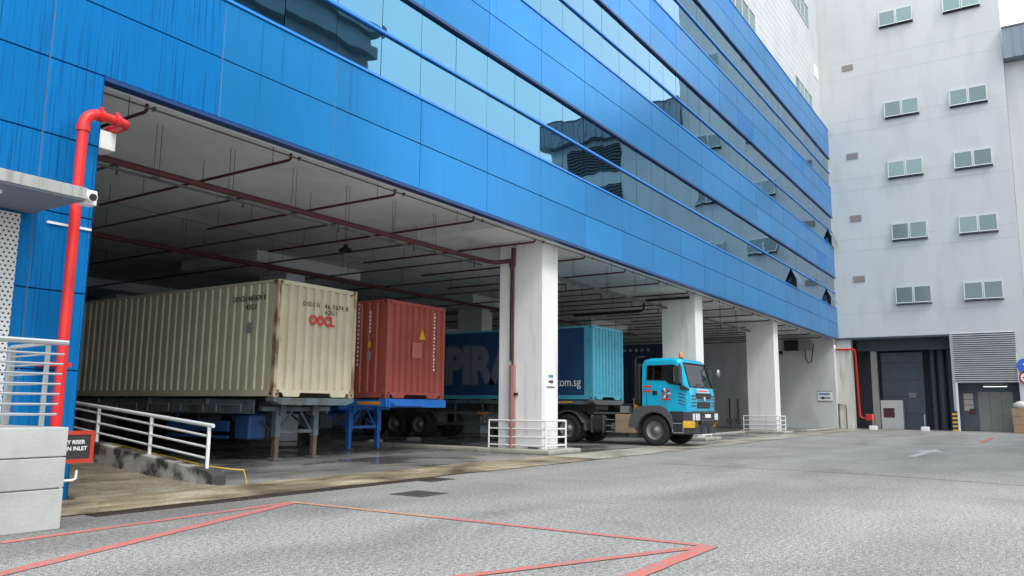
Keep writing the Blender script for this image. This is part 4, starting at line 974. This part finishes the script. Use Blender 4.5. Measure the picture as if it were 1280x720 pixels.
bx('rear_frame_bar', 'darkplastic', tr, TX+.15, TX+TW-.15, .53, .59, 2.6, 2.66); bx('air_intake', 'black', tr, TX+.10, TX+.5, .48, .72, 1.35, 2.7, bevel=.05)
bx('fifth_wheel', 'black', tr, cxm-.45, cxm+.45, 2.85, 3.7, 1.0, 1.16)
bx('coupling_plate', 'conduit', tr, cxm-.5, cxm+.5, 2.5, 3.8, 1.16, 1.33)
for sgn in (1, -1):
    e = TX if sgn > 0 else TX+TW; pr = [(3.25+.60*math.cos(R(20+140*k/12)), .5+.60*math.sin(R(20+140*k/12))) for k in range(13)]; po = [(3.25+.64*math.cos(R(20+140*k/12)), .5+.64*math.sin(R(20+140*k/12))) for k in range(13)]
    m = MB()
    for i in range(12): m.prism([pr[i], pr[i+1], po[i+1], po[i]], 'x', e+sgn*.03, e+sgn*.66)
    m.build('rear_mudguard', 'greyplastic', tr); bx('mud_flap', 'greyplastic', tr, e+sgn*.03, e+sgn*.64, 2.56, 2.60, .45, .72)
    MB().cyl((e+sgn*.5, 2.62, 1.12), (e+sgn*.5, 3.8, 1.12), .02, 6).build('guard_stay', 'conduit', tr)

# ================================================================== END WALL FITTINGS
t = thing('wall_arrow_sign', 'white sign with black arrow on the pale grey end wall', 'sign', (54.79, 1.0, 1.9), 'white arrow signs in the bay')
a = onX(1022, 489, 54.79); b_ = onX(1040.5, 501.5, 54.79)
bx('board', 'white', t, 54.775, 54.799, b_.y, a.y, b_.z, a.z); bx('frame', 'black', t, 54.77, 54.775, b_.y-.02, a.y+.02, a.z-.02, a.z+.015); bx('frame', 'black', t, 54.77, 54.775, b_.y-.02, a.y+.02, b_.z-.015, b_.z+.02)
h_ = a.z-b_.z; w__ = a.y-b_.y; zc = b_.z+h_*.32
MB().prism([(a.y-.1*w__, zc), (a.y-.42*w__, zc+.16*h_), (a.y-.42*w__, zc+.06*h_), (b_.y+.12*w__, zc+.06*h_), (b_.y+.12*w__, zc-.06*h_), (a.y-.42*w__, zc-.06*h_), (a.y-.42*w__, zc-.16*h_)], 'x', 54.772, 54.775).build('arrow', 'black', t)
bx('caption_bar', 'signtext', t, 54.772, 54.775, b_.y+.14*w__, a.y-.08*w__, b_.z+h_*.62, b_.z+h_*.80)
t = thing('column_arrow_sign', 'small white sign with black arrow on the riser column front', 'sign', (19.0, .55, 1.9), 'white arrow signs in the bay')
bx('board', 'white', t, 18.72, 19.12, .545, .557, 1.80, 2.22)
MB().prism([(18.80, 1.90), (18.96, 1.90), (18.96, 1.86), (19.06, 1.93), (18.96, 2.0), (18.96, 1.96), (18.80, 1.96)], 'y', .540, .545).build('arrow', 'black', t); bx('caption_bar', 'signtext', t, 18.80, 19.04, .540, .545, 2.04, 2.12); bx('lower_edge', 'black', t, 18.70, 19.14, .541, .557, 1.775, 1.795)
c = onX(990, 432, 54.7)
t = thing('wall_unit', 'dark boxed wall fan unit with cables high on the end wall', 'fan unit', (54.6, c.y, c.z))
bx('box', 'black', t, 54.35, 54.798, c.y-.45, c.y+.45, c.z-.35, c.z+.35, bevel=.03); bx('housing', 'vent', t, 54.45, 54.798, c.y-1.25, c.y-.47, c.z-.30, c.z+.30)
MB().tube([(54.76, c.y-.8, c.z-.3), (54.76, c.y-.85, c.z-.9), (54.76, c.y-1.0, c.z-1.2), (54.76, c.y-1.2, c.z-1.1), (54.76, c.y-1.3, c.z-.4), (54.76, c.y-1.4, c.z+.1)], .03, 8).build('cable', 'black', t)
MB().cyl((54.5, c.y+.75, c.z-.45), (54.79, c.y+.75, c.z-.45), .12, 12).build('lamp', 'black', t)
t = thing('wall_conduit', 'pair of dark conduits with boxes low on the shaded end wall', 'conduit', (54.75, 7.0, 0))
for y in (6.7, 7.3): MB().tube([(54.76, y, .1), (54.76, y, 1.9)], .06, 8).build('pipe', 'conduit', t); bx('box', 'vent', t, 54.6, 54.79, y-.18, y+.18, .25, .55)

# ================================================================== GREY BUILDING (far end of the yard)
gb = thing('grey_building', 'tall pale grey building with paired outward tilted windows at the yard end', 'building', (60, -5, 0))
YB = -10.36; OT = 5.85
bx('wall', 'greywall', gb, XR, XR+20, YB, .295, OT, CEIL+.3); bx('wall', 'greywall', gb, XR-.0, XR+20, YB, 3, CEIL+.3, 36)
bx('wall', 'greywall', gb, XR, XR+.5, YB, -9.76, 0, OT)
bx('gate_post', 'greywall', gb, XR, XR+.5, -6.52, -6.36, 0, OT); bx('pillar', 'cream_col', gb, XR+.0, XR+.9, -.66, .295, 0, 5.25)
bx('pillar_head', 'greywall', gb, XR+.25, XR+.9, -.66, .295, 5.25, OT)
for z in (7.4, 11.5, 12.3, 15.6, 16.4, 19.6, 20.4, 23.4, 24.6): bx('wall_joint', 'groove', gb, XR-.004, XR+.02, YB+.02, .05, z, z+.022)
def gwindow(ya, yb_, zt_, wh):
    t = MB(); fx0, fx1 = XR-.06, XR+.12
    t.box(fx0, fx1, yb_, ya, zt_-.04, zt_).box(fx0+.03, fx1, yb_, ya, zt_-wh, zt_-wh+.05)
    for y in (yb_, (ya+yb_)/2-.015, ya-.03): t.box(fx0+.02, fx1, y, y+.03, zt_-wh+.05, zt_-.05)
    wo = t.build('window', 'alu', gb)
    bx('reveal', 'darkgap', wo, XR-.006, XR+.01, yb_+.03, ya-.03, zt_-wh+.05, zt_-.05)
    for (a, b2) in ((ya-.035, (ya+yb_)/2+.02), ((ya+yb_)/2-.02, yb_+.035)):
        an = R(rg.choice((7.5, 9, 8.2))); hh = wh-.10
        def rp_(x, z): return (XR-.065-math.sin(an)*(zt_-.05-z)+x*math.cos(an), zt_-.05-(zt_-.05-z)*math.cos(an)+x*math.sin(an)*0)
        def slab(y0, y1, z0, z1, th, off=0):
            m = MB(); p = [rp_(off, z0), rp_(off+th, z0), rp_(off+th, z1), rp_(off, z1)]
            m.prism([(x, z) for x, z in p], 'y', y0, y1) if False else m.add([(x, y, z) for y in (y0, y1) for x, z in p], [(0, 1, 2, 3), (4, 5, 6, 7), (0, 1, 5, 4), (1, 2, 6, 5), (2, 3, 7, 6), (3, 0, 4, 7)]); return m
        lo, hi = zt_-.05-hh, zt_-.055
        s = slab(b2, a, lo, lo+.05, .03)
        for q_ in (slab(b2, a, hi-.05, hi, .03), slab(b2, b2+.045, lo+.05, hi-.05, .03), slab(a-.045, a, lo+.05, hi-.05, .03)): s.add(q_.v, q_.f)
        so_ = s.build('sash', 'alu', wo)
        # (thing > part > sub-part): pane sits beside the sash under the window
        slab(b2+.045, a-.045, lo+.05, hi-.05, .012, .008).build('pane', 'winglass', wo)
    bx('sill', 'darkgap', wo, XR-.16, XR-.002, yb_+.02, ya-.02, zt_-wh-.03, zt_-wh)  # no real ledge: shade below the tilted sashes, painted as a dark strip
for zt_ in (27.6, 21.29, 17.226, 13.112, 9.009): gwindow(-3.526, -5.608, zt_, 1.18)
for zt_ in (27.6, 21.29, 17.226, 13.112, 9.009): gwindow(-7.296, -9.401, zt_, 1.18)
for zv in (23.95, 17.75, 13.5, 9.45):
    v = bx('vent', 'vent', gb, XR-.03, XR+.01, -1.80, -1.10, zv, zv+.42)
    for k in range(4): bx('vent_slat', 'ventslat', v, XR-.05, XR-.03, -1.78, -1.12, zv+.03+k*.1, zv+.08+k*.1)
# louvred shutter over the goods door
for i in range(24):
    z = 2.92+i*.1275
    MB().prism([(XR-.07, z), (XR-.06, z-.012), (XR+.025, z+.065), (XR+.015, z+.077)], 'y', -9.75, -6.42).build('louvre_slat', 'slat', gb)
bx('louvre_back', 'darkgap', gb, XR+.03, XR+.06, -9.75, -6.42, 2.9, OT)
# recess below
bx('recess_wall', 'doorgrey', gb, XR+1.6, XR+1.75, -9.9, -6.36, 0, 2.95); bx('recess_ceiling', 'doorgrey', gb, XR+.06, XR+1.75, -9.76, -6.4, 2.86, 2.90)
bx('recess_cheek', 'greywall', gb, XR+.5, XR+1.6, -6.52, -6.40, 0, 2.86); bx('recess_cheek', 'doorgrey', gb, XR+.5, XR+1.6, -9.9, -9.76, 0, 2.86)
a = onX(1222, 490, XR+1.58); b_ = onX(1270, 541, XR+1.58)
dr_ = bx('goods_door', 'doormetal', gb, XR+1.55, XR+1.599, b_.y, a.y, 0.0, a.z)
for k in range(1, 3): yy = b_.y+(a.y-b_.y)*k/3; bx('door_seam', 'doorgrey', dr_, XR+1.545, XR+1.55, yy-.012, yy+.012, 0.02, a.z-.03)
# dark loading hall
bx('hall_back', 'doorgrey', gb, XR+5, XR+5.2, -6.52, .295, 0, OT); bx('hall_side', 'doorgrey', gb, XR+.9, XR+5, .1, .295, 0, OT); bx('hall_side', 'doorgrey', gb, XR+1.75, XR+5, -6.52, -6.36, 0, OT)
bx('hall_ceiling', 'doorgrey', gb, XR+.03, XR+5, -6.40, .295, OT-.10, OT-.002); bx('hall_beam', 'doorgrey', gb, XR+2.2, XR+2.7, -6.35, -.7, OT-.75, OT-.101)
bx('hall_partition', 'doorgrey', gb, XR+3.0, XR+3.15, -4.5, -2.0, 0, 5.0)
for k in range(4): bx('partition_seam', 'darkgap', gb, XR+2.99, XR+3.0, -4.5, -2.0, 1.0+k*1.1, 1.02+k*1.1)
bx('hall_post', 'vent', gb, XR+1.2, XR+1.55, -2.02, -1.66, 0, 5.0); bx('partition_notice', 'vent', gb, XR+2.985, XR+3.0, -4.0, -3.55, 2.05, 2.35)
for k, (y, r_) in enumerate(((-5.0, .16), (-5.5, .22), (-6.0, .18))): MB().cyl((XR+3.5, y, 0), (XR+3.5, y, 5.6), r_, 14).build('duct', 'doorgrey', gb)
# things standing there
t = thing('electrical_cabinet', 'grey electrical cabinet with dark red panel inside the loading hall', 'cabinet', (XR+1.6, -2.6, 0))
ca = onX(1093, 502, XR+1.4); cb = onX(1113, 540, XR+1.4)
bx('body', 'greywall', t, XR+1.56, XR+2.1, -3.35, -2.05, 0, 1.85, bevel=.02); bx('panel', 'darkred', t, XR+1.545, XR+1.56, -2.85, -2.2, .75, 1.35)
t = thing('red_hydrant_pipe', 'red pipe with valve dropping down beside the cream pillar', 'pipe', (XR-.1, -1.0, .5))
MB().tube([(XR+.05, .25, 5.1), (XR-.08, .10, 5.1), (XR-.08, -.75, 5.1), (XR-.06, -.92, 5.05), (XR-.0, -.95, 4.9), (XR+.2, -1.0, 1.4), (XR+.2, -1.02, .8), (XR+.2, -1.2, .7), (XR+.2, -1.4, .7)], .06, 10).build('pipe', 'redpipe', t)
bx('valve_box', 'redpipe', t, XR+.05, XR+.4, -1.85, -1.35, .55, .95, bevel=.04); MB().cyl((XR+.22, -1.6, 0), (XR+.22, -1.6, .56), .04, 8).build('stand', 'conduit', t)
t = thing('drain_pipe', 'thin rusty drain pipes down the face of the cream pillar', 'pipe', (XR-.05, 0, 0))
MB().tube([(XR-.05, .2, 0), (XR-.05, .2, 1.6)], .04, 8).tube([(XR-.05, -.25, 0), (XR-.05, -.25, 1.5), (XR-.05, .2, 1.55)], .03, 8).build('pipe', 'rust', t); MB().tube([(XR-.04, .28, 1.6), (XR-.04, .28, 5.2)], .05, 8).build('upper_pipe', 'cream_col', t)
for i, (u, v, lab) in enumerate(((1092, 541, 'short white based barrier post in front of the grey electrical cabinet'), (1157, 542, 'short white based barrier post before the dark hall ducts'))):
    p = onZ(u, v, 0); p = Vector((52.6, onX(u, v, 52.6).y, 0))
    t = thing('barrier_post', lab, 'post', p, 'barrier posts at the loading hall'); MB().cyl(p, (p.x, p.y, 1.0), .035, 10).build('pole', 'galv', t); MB().box(p.x-.2, p.x+.2, p.y-.22, p.y+.22, 0, .28).build('base', 'white', t, bevel=.05)
t = thing('corner_guard', 'yellow and black striped guard on the gate post foot', 'corner guard', (XR-.05, -6.45, 0))
for k in range(10): bx('stripe', 'yellow' if k % 2 == 0 else 'black', t, XR-.06, XR-.001, -6.50, -6.22, .0+k*.12, .12+k*.12)
t = thing('gate_upright', 'slim white upright post beside the louvred shutter', 'post', (XR-.08, -6.55, 0)); MB().box(XR-.10, XR-.001, -6.62, -6.51, 0, 2.9).build('post', 'whiterail', t)
t = thing('ceiling_lamp', 'lit white tube lamp above the goods door', 'lamp', (XR+1.0, -8.2, 2.7)); a = onX(1229, 484, XR+1.0); b_ = onX(1259, 484, XR+1.0)
bx('tube', 'tube', t, XR+.98, XR+1.02, b_.y, a.y, 2.66, 2.69); bx('housing', 'vent', t, XR+.95, XR+1.05, b_.y-.03, a.y+.03, 2.70, 2.858)
t = thing('notice_board', 'three pale paper notices stacked on the wall beside the goods door', 'notice', (XR+1.59, -7.0, 1.3))
a = onX(1204, 490, XR+1.58)
for k in range(3): bx('notice', 'bag', t, XR+1.58, XR+1.597, a.y-.50, a.y, a.z-.42-k*.36, a.z-.10-k*.36)
t = thing('fire_call_box', 'dark red fire box on the wall beside the goods door', 'box', (XR+1.57, -7.3, 1.0)); a = onX(1213, 511, XR+1.57); bx('case', 'darkred', t, XR+1.53, XR+1.597, a.y-.26, a.y+.05, a.z-.34, a.z)
# traffic signs and bags by the right jamb
def disc(t, c, r, m, rim=None, name='disc'):
    MB().cyl((c[0], c[1], c[2]), (c[0]-.02, c[1], c[2]), r, 28).build(name, m, t)
    if rim: MB().cyl((c[0]-.021, c[1], c[2]), (c[0]-.026, c[1], c[2]), r*.72, 28).build('field', rim, t)
t = thing('traffic_sign', 'round blue mandatory sign with white arrow on the grey jamb', 'sign', (54.9, -10.1, 3.6)); c = onX(1281.5, 457, 54.9); disc(t, (54.95, c.y, c.z), .42, 'signblue'); 
MB().prism([(c.y+.05, c.z-.2), (c.y-.05, c.z-.2), (c.y-.05, c.z+.05), (c.y-.15, c.z+.05), (c.y, c.z+.22), (c.y+.15, c.z+.05), (c.y+.05, c.z+.05)], 'x', 54.922, 54.93).build('arrow', 'white', t); bx('backing', 'signblue', t, 54.951, XR-.001, c.y-.1, c.y+.1, c.z-.1, c.z+.1)
t = thing('traffic_sign', 'round white prohibition sign with red ring below the blue sign', 'sign', (54.9, -10.1, 2.9)); c = onX(1282.5, 472, 54.9); disc(t, (54.95, c.y, c.z), .36, 'signred', 'white'); bx('backing', 'white', t, 54.951, XR-.001, c.y-.1, c.y+.1, c.z-.1, c.z+.1)
MB().prism([(c.y+.16, c.z+.04), (c.y-.16, c.z+.04), (c.y-.16, c.z-.03), (c.y+.16, c.z-.03)], 'x', 54.918, 54.924).build('bar', 'black', t)
t = thing('carton_stack', 'stack of brown cartons beside the goods door jamb', 'cartons', (54, -9.9, 0))
for k in range(3): bx('carton', 'cardboard', t, 53.4, 54.2, -10.3-.03*k, -9.35+.02*k, .01+k*.46, .46+k*.46, bevel=.02)
t = thing('bag', 'rumpled white sack lying on top of the brown cartons', 'sack', (53.8, -9.8, 1.39))
bgm = MB(); bgm.lathe([(0, .30), (.1, .42), (.25, .40), (.38, .22), (.44, 0.02)], (53.8, -9.80, 1.385), 'z', 14); bgm.v = [(x+rng.uniform(-.04, .04), y+rng.uniform(-.04, .04), z+(rng.uniform(-.03, .03) if z > 1.42 else 0)) for x, y, z in bgm.v]; bgm.build('sack', 'bag', t)

# lower wing of the grey building with metal roof edge
wg = thing('wing_building', 'lower grey wing with dark ribbed metal roof edge beside the tall building', 'building', (60, -15, 0))
WX = XR+.35
bx('wall', 'greywall', wg, WX, WX+18, -22, YB-.01, 0, 22.5)
bx('roof_fascia', 'roofmetal', wg, WX-.75, WX+18, -22.6, YB-.02, 22.52, 24.45)
for k in range(24): MB().box(WX-.79, WX-.751, -22.5+k*.5, -22.43+k*.5, 22.54, 24.4).build('fascia_rib', 'roofmetal', wg)
bx('roof_trim', 'conduit', wg, WX-.80, WX+18, -22.65, YB-.02, 24.451, 24.55)
for z0 in (16.6, 19.9):
    fr = bx('louvre_panel', 'darkgap', wg, WX-.03, WX-.001, -20.2, -15.2, z0, z0+2.2)
    for k in range(9): bx('louvre_slat', 'conduit', fr, WX-.09, WX-.031, -20.2, -15.2, z0+.05+k*.24, z0+.17+k*.24)

# building across the yard, seen mirrored in the lowest glass band
ob = thing('opposite_building', 'dark grey building with stepped parapet mirrored in the glass band', 'building', (25, -35, 0))
bx('wall', 'opp', ob, 12, 38.5, -46, -27, 0, 25.2); bx('cornice', 'opp', ob, 11.5, 39.1, -46.5, -26.4, 25.2, 26.0); bx('parapet', 'opp', ob, 11.7, 38.8, -46.3, -26.7, 26.0, 27.0); bx('coping', 'opp', ob, 11.4, 39.3, -46.6, -26.2, 27.0, 27.6)
